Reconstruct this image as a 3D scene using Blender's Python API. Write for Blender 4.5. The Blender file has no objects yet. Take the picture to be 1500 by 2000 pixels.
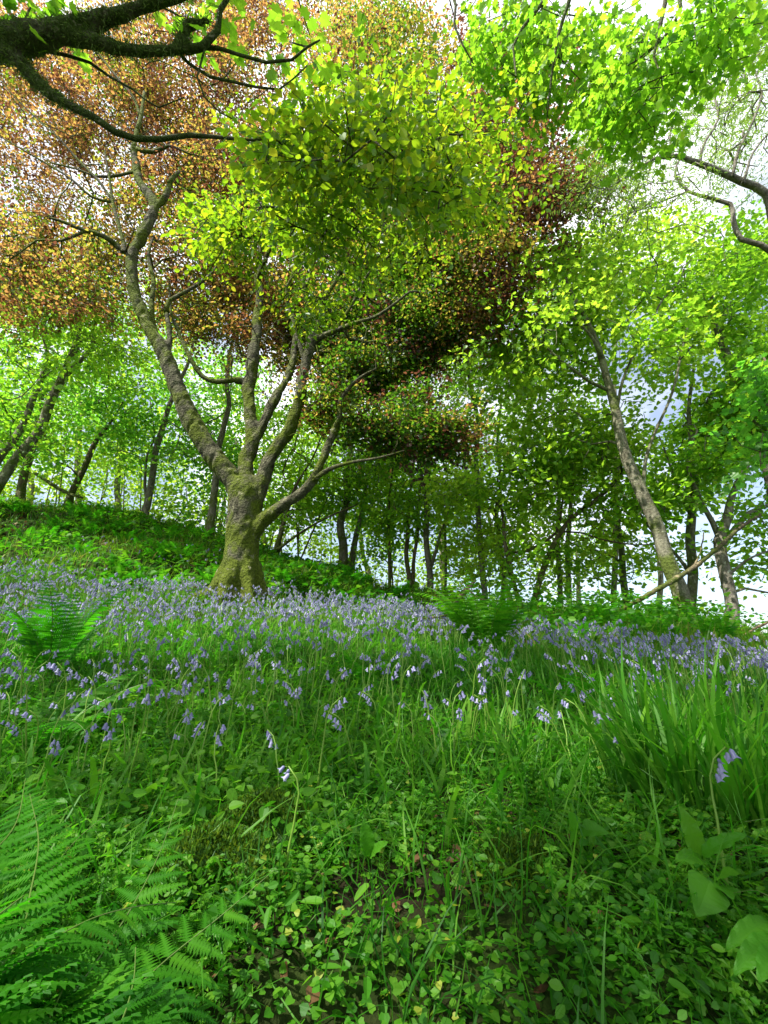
import bpy, math
import numpy as np
from mathutils import Vector
R = math.radians
RNG = np.random.default_rng(7)
S = bpy.context.scene
COL = S.collection

# ------------------------------------------------------------------ camera
PITCH = R(18.0); F = 900.0; EZ = 1.6
cp, sp = math.cos(PITCH), math.sin(PITCH)
cam_d = bpy.data.cameras.new("camera"); cam = bpy.data.objects.new("camera", cam_d); COL.objects.link(cam)
cam.location = (0, 0, EZ); cam.rotation_euler = (R(90) + PITCH, 0, 0)
cam_d.sensor_fit = 'VERTICAL'; cam_d.sensor_height = 36; cam_d.lens = 36 * F / 2000
cam_d.clip_start = 0.05; cam_d.clip_end = 3000
S.camera = cam

def ray(px, py):
    x = (px - 750) / F; u = (1000 - py) / F
    return np.array([x, cp - sp * u, sp + cp * u])
def P(px, py, Y):                      # point of a sight line at ground distance Y
    d = ray(px, py); p = d * (Y / d[1]); p[2] += EZ; return p
def PD(px, py, D):                     # point of a sight line at depth D
    p = ray(px, py) * D; p[2] += EZ; return p
def depth(p):
    return p[..., 1] * cp + (p[..., 2] - EZ) * sp

# ------------------------------------------------------------------ terrain
def hash2(ix, iy):
    n = (ix.astype(np.int64) * 374761393 + iy.astype(np.int64) * 668265263) & 0x7fffffff
    n = ((n ^ (n >> 13)) * 1274126177) & 0x7fffffff
    return ((n ^ (n >> 16)) & 0xffff) / 65535.0
def vnoise(x, y):
    ix, iy = np.floor(x), np.floor(y); fx, fy = x - ix, y - iy
    fx = fx * fx * (3 - 2 * fx); fy = fy * fy * (3 - 2 * fy)
    a = hash2(ix, iy); b = hash2(ix + 1, iy); c = hash2(ix, iy + 1); d = hash2(ix + 1, iy + 1)
    return (a * (1 - fx) + b * fx) * (1 - fy) + (c * (1 - fx) + d * fx) * fy - 0.5

_ctrl = [P(*c) for c in [
    (0, 2000, .82), (380, 2000, .88), (750, 2000, .92), (1100, 2000, .90), (1500, 2000, .85),
    (0, 1700, 1.25), (400, 1700, 1.28), (750, 1700, 1.22), (1100, 1690, 1.25), (1500, 1700, 1.25),
    (0, 1500, 2.0), (400, 1500, 2.0), (750, 1510, 1.85), (1100, 1510, 1.85), (1500, 1540, 1.75),
    (0, 1370, 3.0), (400, 1360, 3.1), (750, 1370, 2.9), (1100, 1390, 2.8), (1500, 1420, 2.5),
    (-300, 1370, 3.0), (1800, 1450, 2.4),
    (0, 1250, 4.6), (400, 1245, 5.0), (750, 1260, 4.6), (1000, 1300, 4.2), (1250, 1330, 3.9), (1500, 1365, 3.5),
    (-200, 1120, 7.6), (0, 1130, 7.6), (250, 1165, 7.3), (465, 1186, 7.0), (700, 1196, 7.6), (830, 1200, 8.0),
    (1000, 1240, 6.6), (1150, 1250, 6.4), (1330, 1250, 6.6), (1500, 1275, 6.2), (1700, 1300, 6.0),
    (-300, 960, 12.5), (0, 985, 12.0), (200, 1000, 12.0), (420, 1060, 11.5), (600, 1105, 11.5), (720, 1140, 11.5), (850, 1175, 11.0),
    (0, 1060, 9.5), (300, 1085, 9.3), (560, 1135, 9.0),
    (1000, 1205, 9.0), (1200, 1218, 8.6), (1350, 1236, 8.4), (1500, 1262, 8.0), (1700, 1290, 8.0)]]
_ctrl += [np.array(c) + np.array([0, 0, EZ]) for c in [
    (-2, .1, -1.45), (0, .1, -1.4), (2, .1, -1.45), (-4, 1, -.75), (4, 1, -.9), (0, -2, -2.2), (-6, -3, -2.1), (6, -3, -2.5),
    (-14, 13, 4.6), (-20, 8, 4.2), (-12, 5, 1.2), (-9, 3, .1), (-12, 18, 5.0), (-5, 17, 3.6), (0, 16, 1.0), (5, 14, -.3), (10, 12, -1.2), (10, 6, -.9), (9, 3, -1.2),
    (-10, 28, 4.0), (0, 26, .2), (8, 22, -2.0), (16, 16, -3.0), (-25, 30, 5.0), (0, 45, -3), (25, 35, -6), (-30, 50, 2), (-28, -10, 0), (0, -14, -5), (24, -8, -6), (30, 15, -6)]]
_ctrl = np.array(_ctrl)
def _phi(r): return np.sqrt(r * r + .25)
_n = len(_ctrl)
_A = np.zeros((_n + 3, _n + 3)); _d = np.linalg.norm(_ctrl[:, None, :2] - _ctrl[None, :, :2], axis=2)
_A[:_n, :_n] = _phi(_d) - np.eye(_n) * .04; _A[:_n, _n] = 1; _A[:_n, _n + 1:] = _ctrl[:, :2]; _A[_n:, :_n] = _A[:_n, _n:].T
_w = np.linalg.solve(_A, np.concatenate([_ctrl[:, 2], np.zeros(3)]))
def H(x, y):
    x = np.atleast_1d(np.asarray(x, float)); y = np.atleast_1d(np.asarray(y, float)); out = np.empty(len(x))
    for s in range(0, len(x), 20000):
        a, b = x[s:s + 20000], y[s:s + 20000]
        k = np.minimum(1.0, 45.0 / np.maximum(np.hypot(a, b), 1e-6)); aa, bb = a * k, b * k
        r = np.hypot(aa[:, None] - _ctrl[None, :, 0], bb[:, None] - _ctrl[None, :, 1])
        z = _phi(r) @ _w[:_n] + _w[_n] + _w[_n + 1] * aa + _w[_n + 2] * bb
        z -= np.maximum(np.hypot(a, b) - 45, 0) * .06
        near = np.clip(np.hypot(a, b) / 8, .15, 1)
        z += vnoise(a * .9, b * .9) * .22 * near + vnoise(a * 3.1 + 9, b * 3.1) * .09 * near + vnoise(a * 9 + 3, b * 9) * .03
        out[s:s + 20000] = z
    return out
def H1(x, y): return float(H([x], [y])[0])

# ------------------------------------------------------------------ mesh helpers
def nrm(v): return v / np.maximum(np.linalg.norm(v, axis=-1, keepdims=True), 1e-9)
class MB:
    def __init__(s): s.v = []; s.f = {}; s.t = []; s.n = 0
    def add(s, v, faces, tint=0.5):
        v = np.asarray(v, float).reshape(-1, 3)
        for f in faces:
            f = np.asarray(f, int)
            if f.size: s.f.setdefault(f.shape[1], []).append(f + s.n)
        s.v.append(v); s.t.append(np.broadcast_to(np.asarray(tint, float), (len(v),)).copy()); s.n += len(v)
    def inst(s, tv, tf, pos, X, Y, Z, sc, tint):
        m = len(pos)
        if m == 0: return
        k = len(tv); sc = np.asarray(sc, float)
        if sc.ndim == 0: sc = np.full(m, float(sc))
        if sc.ndim == 1: sc = np.repeat(sc[:, None], 3, 1)
        L = tv[None] * sc[:, None, :]
        v = pos[:, None] + L[..., 0:1] * X[:, None] + L[..., 1:2] * Y[:, None] + L[..., 2:3] * Z[:, None]
        off = (np.arange(m) * k)[:, None, None]
        s.add(v.reshape(-1, 3), [(np.asarray(f)[None] + off).reshape(-1, np.asarray(f).shape[1]) for f in tf], np.repeat(np.broadcast_to(tint, (m,)), k))
    def tube(s, p, r, sides=6, tint=.5):
        p = np.asarray(p, float); r = np.asarray(r, float); n = len(p)
        if n < 2: return
        t = np.empty_like(p); t[1:-1] = p[2:] - p[:-2]; t[0] = p[1] - p[0]; t[-1] = p[-1] - p[-2]; t = nrm(t)
        m = nrm(t.mean(0)); ref = np.cross(m, [0.31, .17, .93] if abs(m[2]) < .9 else [1, .1, 0]); ref = nrm(ref)
        x = nrm(ref - (t @ ref)[:, None] * t); y = np.cross(t, x)
        a = np.arange(sides) * 2 * math.pi / sides
        v = p[:, None] + r[:, None, None] * (np.cos(a)[None, :, None] * x[:, None] + np.sin(a)[None, :, None] * y[:, None])
        i = np.arange(n - 1)[:, None] * sides; j = np.arange(sides)[None]; j2 = (j + 1) % sides
        q = np.stack([i + j, i + j2, i + sides + j2, i + sides + j], -1).reshape(-1, 4)
        s.add(v.reshape(-1, 3), [q, [[(n - 1) * sides + k for k in range(sides)]], [[sides - 1 - k for k in range(sides)]]], tint)
    def build(s, name, mat, parent=None, smooth=False, origin=None):
        me = bpy.data.meshes.new(name)
        v = np.concatenate(s.v) if s.v else np.zeros((0, 3))
        o0 = np.array(parent.location) if (parent is not None and origin is None) else (np.zeros(3) if origin is None else np.asarray(origin))
        v = v - o0
        loops, starts, c = [], [], 0
        for k, fl in s.f.items():
            f = np.concatenate(fl); loops.append(f.ravel()); starts.append(c + np.arange(len(f)) * k); c += f.size
        loops = np.concatenate(loops); starts = np.concatenate(starts)
        me.vertices.add(len(v)); me.vertices.foreach_set('co', v.ravel().astype(np.float32))
        me.loops.add(len(loops)); me.loops.foreach_set('vertex_index', loops.astype(np.int32))
        me.polygons.add(len(starts)); me.polygons.foreach_set('loop_start', starts.astype(np.int32))
        me.update(calc_edges=True)
        me.polygons.foreach_set('use_smooth', np.full(len(starts), smooth))
        at = me.attributes.new('tint', 'FLOAT', 'POINT'); at.data.foreach_set('value', np.concatenate(s.t).astype(np.float32))
        me.validate()
        me.materials.append(mat)
        o = bpy.data.objects.new(name, me); COL.objects.link(o)
        if parent is not None: o.parent = parent
        elif origin is not None: o.location = origin
        return o
def tag(o, label=None, cat=None, group=None, kind=None):
    if label: o['label'] = label
    if cat: o['category'] = cat
    if group: o['group'] = group
    if kind: o['kind'] = kind
    return o
def empty(name, loc, label, cat, group=None):
    o = bpy.data.objects.new(name, None); COL.objects.link(o); o.location = [float(c) for c in loc]; o.empty_display_size = .2
    return tag(o, label, cat, group)
def frames(d, n):
    d = nrm(d); x = nrm(np.cross(d, n)); z = np.cross(x, d); return x, d, z
def catmull(p, step):
    p = np.asarray(p, float); e = np.vstack([2 * p[0] - p[1], p, 2 * p[-1] - p[-2]]); out = []
    for i in range(1, len(e) - 2):
        n = max(1, int(np.linalg.norm(e[i + 1, :3] - e[i, :3]) / step)); t = np.arange(n)[:, None] / n
        a, b, c, d = e[i - 1], e[i], e[i + 1], e[i + 2]
        out.append(.5 * (2 * b + (c - a) * t + (2 * a - 5 * b + 4 * c - d) * t ** 2 + (3 * b - a - 3 * c + d) * t ** 3))
    return np.vstack(out + [p[-1:]])

# ------------------------------------------------------------------ materials
def mat_new(name):
    m = bpy.data.materials.new(name); m.use_nodes = True; nt = m.node_tree; nt.nodes.clear()
    out = nt.nodes.new('ShaderNodeOutputMaterial'); return m, nt, out
def N(nt, t, **kw):
    n = nt.nodes.new(t)
    for k, v in kw.items(): setattr(n, k, v)
    return n
def ramp(nt, stops, fac):
    r = N(nt, 'ShaderNodeValToRGB'); e = r.color_ramp.elements
    while len(e) < len(stops): e.new(.5)
    for el, (p, c) in zip(e, stops): el.position = p; el.color = (*c, 1)
    nt.links.new(fac, r.inputs[0]); return r.outputs[0]
def leaf_mat(name, stops, tstops, trans=.5, gloss=.06, rough=.4, patch=0.0):
    m, nt, out = mat_new(name); L = nt.links.new
    a = N(nt, 'ShaderNodeAttribute', attribute_name='tint'); fac = a.outputs['Fac']
    if patch:
        tc = N(nt, 'ShaderNodeNewGeometry'); nz = N(nt, 'ShaderNodeTexNoise'); nz.inputs['Scale'].default_value = .7; nz.inputs['Detail'].default_value = 2
        L(tc.outputs['Position'], nz.inputs['Vector'])
        ma = N(nt, 'ShaderNodeMath', operation='MULTIPLY_ADD'); L(nz.outputs[0], ma.inputs[0]); ma.inputs[1].default_value = patch; 
        mb = N(nt, 'ShaderNodeMath', operation='ADD'); mb.inputs[1].default_value = -patch * .5; L(fac, mb.inputs[0]); L(mb.outputs[0], ma.inputs[2]); fac = ma.outputs[0]
    d = N(nt, 'ShaderNodeBsdfDiffuse'); t = N(nt, 'ShaderNodeBsdfTranslucent'); g = N(nt, 'ShaderNodeBsdfGlossy'); g.inputs['Roughness'].default_value = rough
    g.inputs['Color'].default_value = (.8, .85, .8, 1)
    L(ramp(nt, stops, fac), d.inputs[0]); L(ramp(nt, tstops, fac), t.inputs[0])
    x = N(nt, 'ShaderNodeMixShader'); x.inputs[0].default_value = trans; L(d.outputs[0], x.inputs[1]); L(t.outputs[0], x.inputs[2])
    y = N(nt, 'ShaderNodeMixShader'); y.inputs[0].default_value = gloss; L(x.outputs[0], y.inputs[1]); L(g.outputs[0], y.inputs[2])
    L(y.outputs[0], out.inputs[0]); return m
def bark_mat(name, dark, light, moss, moss_amt=.3, moss_h=0., scale=6., bump=.6, streak=.35):
    m, nt, out = mat_new(name); L = nt.links.new
    tc = N(nt, 'ShaderNodeTexCoord'); mp = N(nt, 'ShaderNodeMapping'); mp.inputs['Scale'].default_value = (1, 1, streak); L(tc.outputs['Object'], mp.inputs[0])
    n1 = N(nt, 'ShaderNodeTexNoise'); n1.inputs['Scale'].default_value = scale * 3; n1.inputs['Detail'].default_value = 9; n1.inputs['Roughness'].default_value = .7; L(mp.outputs[0], n1.inputs[0])
    n2 = N(nt, 'ShaderNodeTexNoise'); n2.inputs['Scale'].default_value = scale * .45; n2.inputs['Detail'].default_value = 6; n2.inputs['Roughness'].default_value = .65; L(tc.outputs['Object'], n2.inputs[0])
    n3 = N(nt, 'ShaderNodeTexNoise'); n3.inputs['Scale'].default_value = scale * 7; n3.inputs['Detail'].default_value = 4; L(tc.outputs['Object'], n3.inputs[0])
    mid = tuple((a + b) / 2 for a, b in zip(dark, light))
    c1 = ramp(nt, [(.33, dark), (.5, mid), (.66, light)], n1.outputs[0])
    sx = N(nt, 'ShaderNodeSeparateXYZ'); L(tc.outputs['Object'], sx.inputs[0])
    hh = N(nt, 'ShaderNodeMapRange'); hh.inputs[1].default_value = 0; hh.inputs[2].default_value = max(moss_h, .01); hh.inputs[3].default_value = .22 if moss_h else 0; hh.inputs[4].default_value = 0; L(sx.outputs[2], hh.inputs[0])
    ad = N(nt, 'ShaderNodeMath', operation='ADD'); L(n2.outputs[0], ad.inputs[0]); L(hh.outputs[0], ad.inputs[1])
    mf = N(nt, 'ShaderNodeMapRange'); mf.inputs[1].default_value = .62 - moss_amt * .4; mf.inputs[2].default_value = .72 - moss_amt * .4; L(ad.outputs[0], mf.inputs[0])
    c2 = ramp(nt, [(.3, tuple(c * .45 for c in moss)), (.7, moss)], n3.outputs[0])
    mx = N(nt, 'ShaderNodeMix', data_type='RGBA'); L(mf.outputs[0], mx.inputs['Factor']); L(c1, mx.inputs['A']); L(c2, mx.inputs['B'])
    n4 = N(nt, 'ShaderNodeTexNoise'); n4.inputs['Scale'].default_value = scale * 2.1; n4.inputs['Detail'].default_value = 5; n4.inputs['Roughness'].default_value = .6; n4.inputs['Distortion'].default_value = .6; L(tc.outputs['Object'], n4.inputs[0])
    lf = N(nt, 'ShaderNodeMapRange'); lf.inputs[1].default_value = .60; lf.inputs[2].default_value = .66; lf.inputs[4].default_value = .8; L(n4.outputs[0], lf.inputs[0])
    lx = N(nt, 'ShaderNodeMix', data_type='RGBA'); L(lf.outputs[0], lx.inputs['Factor']); L(mx.outputs['Result'], lx.inputs['A']); lx.inputs['B'].default_value = (*[min(c * 1.7, .42) for c in light], 1); mx = lx
    b = N(nt, 'ShaderNodeBsdfPrincipled'); b.inputs['Roughness'].default_value = .9; b.inputs['Specular IOR Level'].default_value = .2; L(mx.outputs['Result'], b.inputs['Base Color'])
    s = N(nt, 'ShaderNodeMath', operation='ADD'); L(n1.outputs[0], s.inputs[0]); L(n3.outputs[0], s.inputs[1])
    bp = N(nt, 'ShaderNodeBump'); bp.inputs['Strength'].default_value = bump; bp.inputs['Distance'].default_value = .05; L(s.outputs[0], bp.inputs['Height']); L(bp.outputs[0], b.inputs['Normal'])
    L(b.outputs[0], out.inputs[0]); return m

M = {}
M['copper'] = leaf_mat('copper beech leaf', [(0, (.030, .014, .012)), (.28, (.075, .032, .016)), (.48, (.15, .068, .016)), (.66, (.15, .115, .014)), (.82, (.05, .085, .010)), (1, (.03, .075, .008))],
                       [(0, (.13, .045, .03)), (.28, (.30, .12, .05)), (.48, (.74, .40, .11)), (.66, (.72, .60, .08)), (.82, (.24, .42, .02)), (1, (.12, .34, .015))], .5, .03, patch=.12)
M['beech_green'] = leaf_mat('green beech leaf', [(0, (.025, .075, .006)), (.5, (.055, .14, .008)), (.85, (.12, .19, .010)), (1, (.17, .18, .012))],
                       [(0, (.14, .38, .01)), (.5, (.32, .60, .015)), (.85, (.55, .74, .02)), (1, (.66, .68, .03))], .5, .04, patch=.45)
M['lime'] = leaf_mat('sycamore leaf', [(0, (.035, .11, .008)), (.5, (.075, .19, .012)), (1, (.14, .26, .018))],
                       [(0, (.20, .60, .02)), (.5, (.42, .84, .035)), (1, (.64, .90, .06))], .56, .02, patch=.5)
M['deep'] = leaf_mat('shaded woodland leaf', [(0, (.025, .095, .010)), (.5, (.055, .16, .016)), (1, (.10, .22, .02))],
                       [(0, (.14, .54, .04)), (.5, (.30, .78, .05)), (1, (.52, .86, .06))], .56, .02, patch=.5)
M['pale'] = leaf_mat('young ash leaf', [(0, (.06, .14, .015)), (.5, (.10, .20, .025)), (1, (.18, .26, .04))],
                       [(0, (.32, .58, .05)), (.5, (.46, .68, .08)), (1, (.62, .76, .14))], .5, .04, patch=.3)
M['herb'] = leaf_mat('herb leaf', [(0, (.012, .065, .004)), (.5, (.034, .145, .006)), (.85, (.08, .21, .012)), (1, (.24, .29, .03))],
                       [(0, (.04, .26, .006)), (.5, (.11, .48, .012)), (.85, (.24, .6, .02)), (1, (.5, .58, .05))], .4, .014, .5)
M['grass'] = leaf_mat('grass blade', [(0, (.008, .06, .003)), (.5, (.04, .15, .008)), (1, (.11, .25, .02))],
                       [(0, (.03, .24, .006)), (.5, (.08, .46, .01)), (1, (.22, .62, .02))], .4, .015, .5)
M['hillgrass'] = leaf_mat('hillside grass', [(0, (.02, .075, .005)), (.5, (.06, .16, .008)), (.9, (.14, .21, .014)), (1, (.2, .14, .05))],
                       [(0, (.05, .25, .01)), (.5, (.15, .45, .015)), (.9, (.32, .56, .025)), (1, (.4, .3, .1))], .4, .02, .5, patch=.5)
M['fern'] = leaf_mat('fern frond', [(0, (.008, .07, .003)), (.5, (.034, .15, .006)), (1, (.085, .24, .012))],
                       [(0, (.03, .32, .006)), (.5, (.09, .56, .01)), (1, (.26, .70, .02))], .42, .012, .5)
M['bell'] = leaf_mat('bluebell petal', [(0, (.16, .155, .33)), (.5, (.27, .265, .46)), (1, (.44, .43, .62))],
                       [(0, (.2, .195, .42)), (.5, (.31, .30, .56)), (1, (.5, .48, .7))], .35, .04)
M['stem'] = leaf_mat('bluebell stem', [(0, (.09, .2, .02)), (1, (.20, .34, .05))], [(0, (.14, .4, .02)), (1, (.3, .55, .06))], .3, .03)
M['rachis'] = leaf_mat('fern stalk', [(0, (.06, .12, .02)), (1, (.13, .2, .04))], [(0, (.1, .2, .02)), (1, (.2, .3, .05))], .2, .05)
M['litter'] = leaf_mat('dead leaf', [(0, (.04, .022, .012)), (.5, (.10, .05, .022)), (1, (.22, .13, .06))], [(0, (.1, .05, .02)), (.5, (.2, .09, .03)), (1, (.3, .18, .06))], .2, .04)
M['moss'] = leaf_mat('moss', [(0, (.012, .045, .003)), (.5, (.03, .09, .004)), (1, (.08, .15, .008))], [(0, (.06, .14, .006)), (.5, (.13, .26, .01)), (1, (.26, .36, .02))], .3, .01, .6)
M['shag'] = leaf_mat('bough moss', [(0, (.06, .11, .03)), (.5, (.13, .20, .05)), (1, (.22, .28, .08))], [(0, (.08, .14, .02)), (.5, (.14, .22, .04)), (1, (.22, .3, .06))], .3, .02)
M['beech_bark'] = bark_mat('beech bark', (.018, .017, .009), (.155, .152, .092), (.12, .16, .014), .44, 1.2, 4.5, 1.0, .6)
M['bough_bark'] = bark_mat('mossy bough bark', (.05, .043, .03), (.2, .185, .13), (.10, .14, .035), .5, 0, 8, .9, .5)
M['grey_bark'] = bark_mat('grey bark', (.06, .055, .035), (.26, .25, .18), (.12, .16, .03), .25, 1.5, 4, .6)
M['brown_bark'] = bark_mat('brown bark', (.05, .038, .022), (.18, .145, .09), (.10, .13, .025), .25, 1.5, 4, .6)
M['ash_bark'] = bark_mat('ash bark', (.07, .06, .045), (.27, .25, .2), (.12, .13, .05), .2, 0, 4, .6)
M['dead_wood'] = bark_mat('dead wood', (.06, .04, .025), (.24, .17, .11), (.09, .11, .03), .1, 0, 8, .6)

def ground_mat():
    m, nt, out = mat_new('woodland soil'); L = nt.links.new
    g = N(nt, 'ShaderNodeNewGeometry')
    a = N(nt, 'ShaderNodeTexNoise'); a.inputs['Scale'].default_value = 2.2; a.inputs['Detail'].default_value = 8; L(g.outputs['Position'], a.inputs[0])
    b = N(nt, 'ShaderNodeTexNoise'); b.inputs['Scale'].default_value = 34; b.inputs['Detail'].default_value = 8; b.inputs['Roughness'].default_value = .75; L(g.outputs['Position'], b.inputs[0])
    soil = ramp(nt, [(.3, (.010, .009, .004)), (.55, (.024, .019, .009)), (.75, (.05, .036, .018))], b.outputs[0])
    grn = ramp(nt, [(.3, (.012, .03, .004)), (.7, (.04, .08, .01))], b.outputs[0])
    f = N(nt, 'ShaderNodeMapRange'); f.inputs[1].default_value = .42; f.inputs[2].default_value = .58; L(a.outputs[0], f.inputs[0])
    mx = N(nt, 'ShaderNodeMix', data_type='RGBA'); L(f.outputs[0], mx.inputs['Factor']); L(soil, mx.inputs['A']); L(grn, mx.inputs['B'])
    p = N(nt, 'ShaderNodeBsdfPrincipled'); p.inputs['Roughness'].default_value = .95; p.inputs['Specular IOR Level'].default_value = .1; L(mx.outputs['Result'], p.inputs['Base Color'])
    bp = N(nt, 'ShaderNodeBump'); bp.inputs['Strength'].default_value = .8; bp.inputs['Distance'].default_value = .03; L(b.outputs[0], bp.inputs['Height']); L(bp.outputs[0], p.inputs['Normal'])
    L(p.outputs[0], out.inputs[0]); return m
M['soil'] = ground_mat()

# ------------------------------------------------------------------ ground sheet
def build_ground():
    rad = np.concatenate([[0.05], .12 * (1500 / .12) ** (np.arange(200) / 199.)]); na = 300
    a = np.arange(na) * 2 * math.pi / na
    x = (rad[:, None] * np.sin(a)[None]).ravel(); y = (rad[:, None] * np.cos(a)[None]).ravel()
    v = np.stack([x, y, H(x, y)], 1)
    i = np.arange(len(rad) - 1)[:, None] * na; j = np.arange(na)[None]; j2 = (j + 1) % na
    q = np.stack([i + j, i + na + j, i + na + j2, i + j2], -1).reshape(-1, 4)
    mb = MB(); mb.add(v, [q, [list(range(na))]]); o = mb.build('ground', M['soil'], smooth=True); tag(o, kind='structure')
build_ground()

# ------------------------------------------------------------------ leaf templates (local Y = tip, Z = upper face)
def tmpl(outline, fold=.12, droop=.12):
    o = np.array(outline, float); n = len(o)          # right half from base to tip
    right = np.c_[o[:, 0], o[:, 1], fold * np.abs(o[:, 0]) - droop * o[:, 1] ** 2]
    left = right[1:-1] * np.array([-1, 1, 1]); v = np.vstack([right, left])
    L = [0] + list(range(n, n + len(left))) + [n - 1]
    fr = list(range(n)); fl = L[::-1]
    return v, [np.array([fr]), np.array([fl])]
T_OVAL = tmpl([(0, 0), (.24, .22), (.33, .5), (.22, .8), (0, 1)])
T_KITE = (np.array([(0, 0, 0), (.36, .45, .06), (0, 1, -.1), (-.36, .45, .06)]), [np.array([[0, 1, 2], [0, 2, 3]])])
T_SYC = tmpl([(0, 0), (.28, -.08), (.34, .12), (.6, .3), (.36, .42), (.42, .72), (.15, .68), (0, 1)], .1, .18)
T_HEX = tmpl([(0, 0), (.42, .12), (.5, .45), (.2, .75), (0, 1)], .1, .15)
T_HEART = tmpl([(0, .08), (.28, 0), (.46, .3), (.3, .68), (0, 1)], .1, .1)
T_LANCE = tmpl([(0, 0), (.10, .2), (.13, .5), (.08, .8), (0, 1)], .2, .3)
T_BROAD = tmpl([(0, 0), (.16, .12), (.2, .4), (.17, .7), (.09, .9), (0, 1)], .15, .25)

def grass_t(bend, segs=4, w=.03):
    t = np.linspace(0, 1, segs + 1); ang = bend * t ** 1.3; dz = np.cos(ang); dy = np.sin(ang)
    z = np.concatenate([[0], np.cumsum((dz[1:] + dz[:-1]) / 2)]) / segs; y = np.concatenate([[0], np.cumsum((dy[1:] + dy[:-1]) / 2)]) / segs
    ww = w * (1 - t ** 2.2) * .5; ww[0] *= .8
    l = np.c_[-ww, y, z]; r = np.c_[ww, y, z]; v = np.vstack([l[:-1], r[:-1], [[0, y[-1], z[-1]]]])
    q = [[i, segs + i, segs + i + 1, i + 1] for i in range(segs - 1)]
    return v, [np.array(q), np.array([[segs - 1, 2 * segs - 1, 2 * segs]])]
GR = [grass_t(b) for b in (.3, .7, 1.1, 1.6, 2.1, 2.6)]

# ------------------------------------------------------------------ trees
class Tree:
    def __init__(s, base): s.pos = [np.asarray(base, float)]; s.par = [-1]; s.fix = [0.]; s.base = np.asarray(base, float)
    def path(s, pts, parent=None, step=.22):
        """pts: rows x y z r.  parent None = the closest node; returns node ids"""
        pts = np.asarray(pts, float)
        if parent is None: parent = int(np.argmin(np.linalg.norm(np.array(s.pos) - pts[0, :3], axis=1)))
        c = catmull(pts, step); ids = []
        for q in c:
            s.pos.append(q[:3]); s.par.append(parent); s.fix.append(max(q[3], .004)); parent = len(s.pos) - 1; ids.append(parent)
        return ids
    def grow(s, att, rng, step=.35, jit=.06, sag=.05, bias=.0):
        P0 = np.array(s.pos); d0 = np.array([np.min(np.linalg.norm(P0 - a, axis=1)) for a in att])
        order = np.argsort(d0); cap = len(P0) + int(np.sum(np.maximum(1, np.ceil(d0 / step) + 1))) + 10
        X = np.zeros((cap, 3)); T = np.zeros((cap, 3)); n = len(P0); X[:n] = P0
        par = np.array(s.par); T[1:n] = nrm(P0[1:] - P0[par[1:]]); T[0] = (0, 0, 1)
        fixr = np.array(s.fix)
        low = np.zeros(cap); low[:n] = np.where(fixr > .11, .25, 0)       # thick wood rarely bears twigs
        tips = []
        for k in order:
            a = att[k]; dv = a - X[:n]; dist = np.linalg.norm(dv, axis=1)
            cosang = np.einsum('ij,ij->i', dv, T[:n]) / np.maximum(dist, 1e-6)
            cost = dist * (1 + .45 * np.clip(.3 - cosang, 0, 1.3)) + low[:n] * np.minimum(dist, 2)
            i = int(np.argmin(cost)); L = dist[i]
            if L < step * .5: tips.append((a, i)); continue
            m = max(1, int(math.ceil(L / step))); t = (np.arange(1, m + 1) / m)[:, None]
            c = X[i] + nrm(T[i] * .8 + nrm(dv[i]) + np.array([0, 0, .25])) * L * .5
            q = (1 - t) ** 2 * X[i] + 2 * t * (1 - t) * c + t * t * a
            q[:-1] += rng.normal(0, jit * min(L, 1.5) * .6, (m - 1, 3)) if m > 1 else 0
            p = i
            for r in q:
                X[n] = r; T[n] = nrm(r - X[p]); s.pos.append(r); s.par.append(p); s.fix.append(0.); p = n; n += 1
            tips.append((a, p))
        s.tips = tips; return tips
    def solve(s, rtip=.005, exp=.5):
        n = len(s.pos); cnt = np.zeros(n); par = np.array(s.par); haschild = np.zeros(n, bool)
        haschild[par[par >= 0]] = True; cnt[~haschild] = 1
        for i in range(n - 1, 0, -1): cnt[par[i]] += cnt[i]
        r = rtip * np.maximum(cnt, 1) ** exp; fix = np.array(s.fix)
        r = np.where(fix > 0, fix, r)
        for i in range(1, n):
            if fix[i] == 0: r[i] = min(r[i], r[par[i]] * (.72 if fix[par[i]] > 0 else 1.0))
        r[0] = r[1] if n > 1 else .1; s.r = r; s.haschild = haschild
    def chains(s):
        n = len(s.pos); ch = [[] for _ in range(n)]
        for i in range(1, n): ch[s.par[i]].append(i)
        out = []; stack = [(0, None)]
        while stack:
            i, start = stack.pop(); c = [i] if start is None else [start, i]
            while ch[i]:
                k = sorted(ch[i], key=lambda q: -s.r[q]); 
                for o in k[1:]: stack.append((o, i))
                i = k[0]; c.append(i)
            out.append(c)
        return out
    def wood(s, mb, thick=None, thin=None, maxsides=12):
        X = np.array(s.pos)
        for c in s.chains():
            r = s.r[c].copy()
            if s.fix[c[1] if len(c) > 1 else 0] == 0 and len(c) > 1: r[0] = min(r[0], r[1] * 1.25)
            k = int(np.clip(4 + r.max() * 70, 3, maxsides))
            mb.tube(X[c], r, k)

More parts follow.
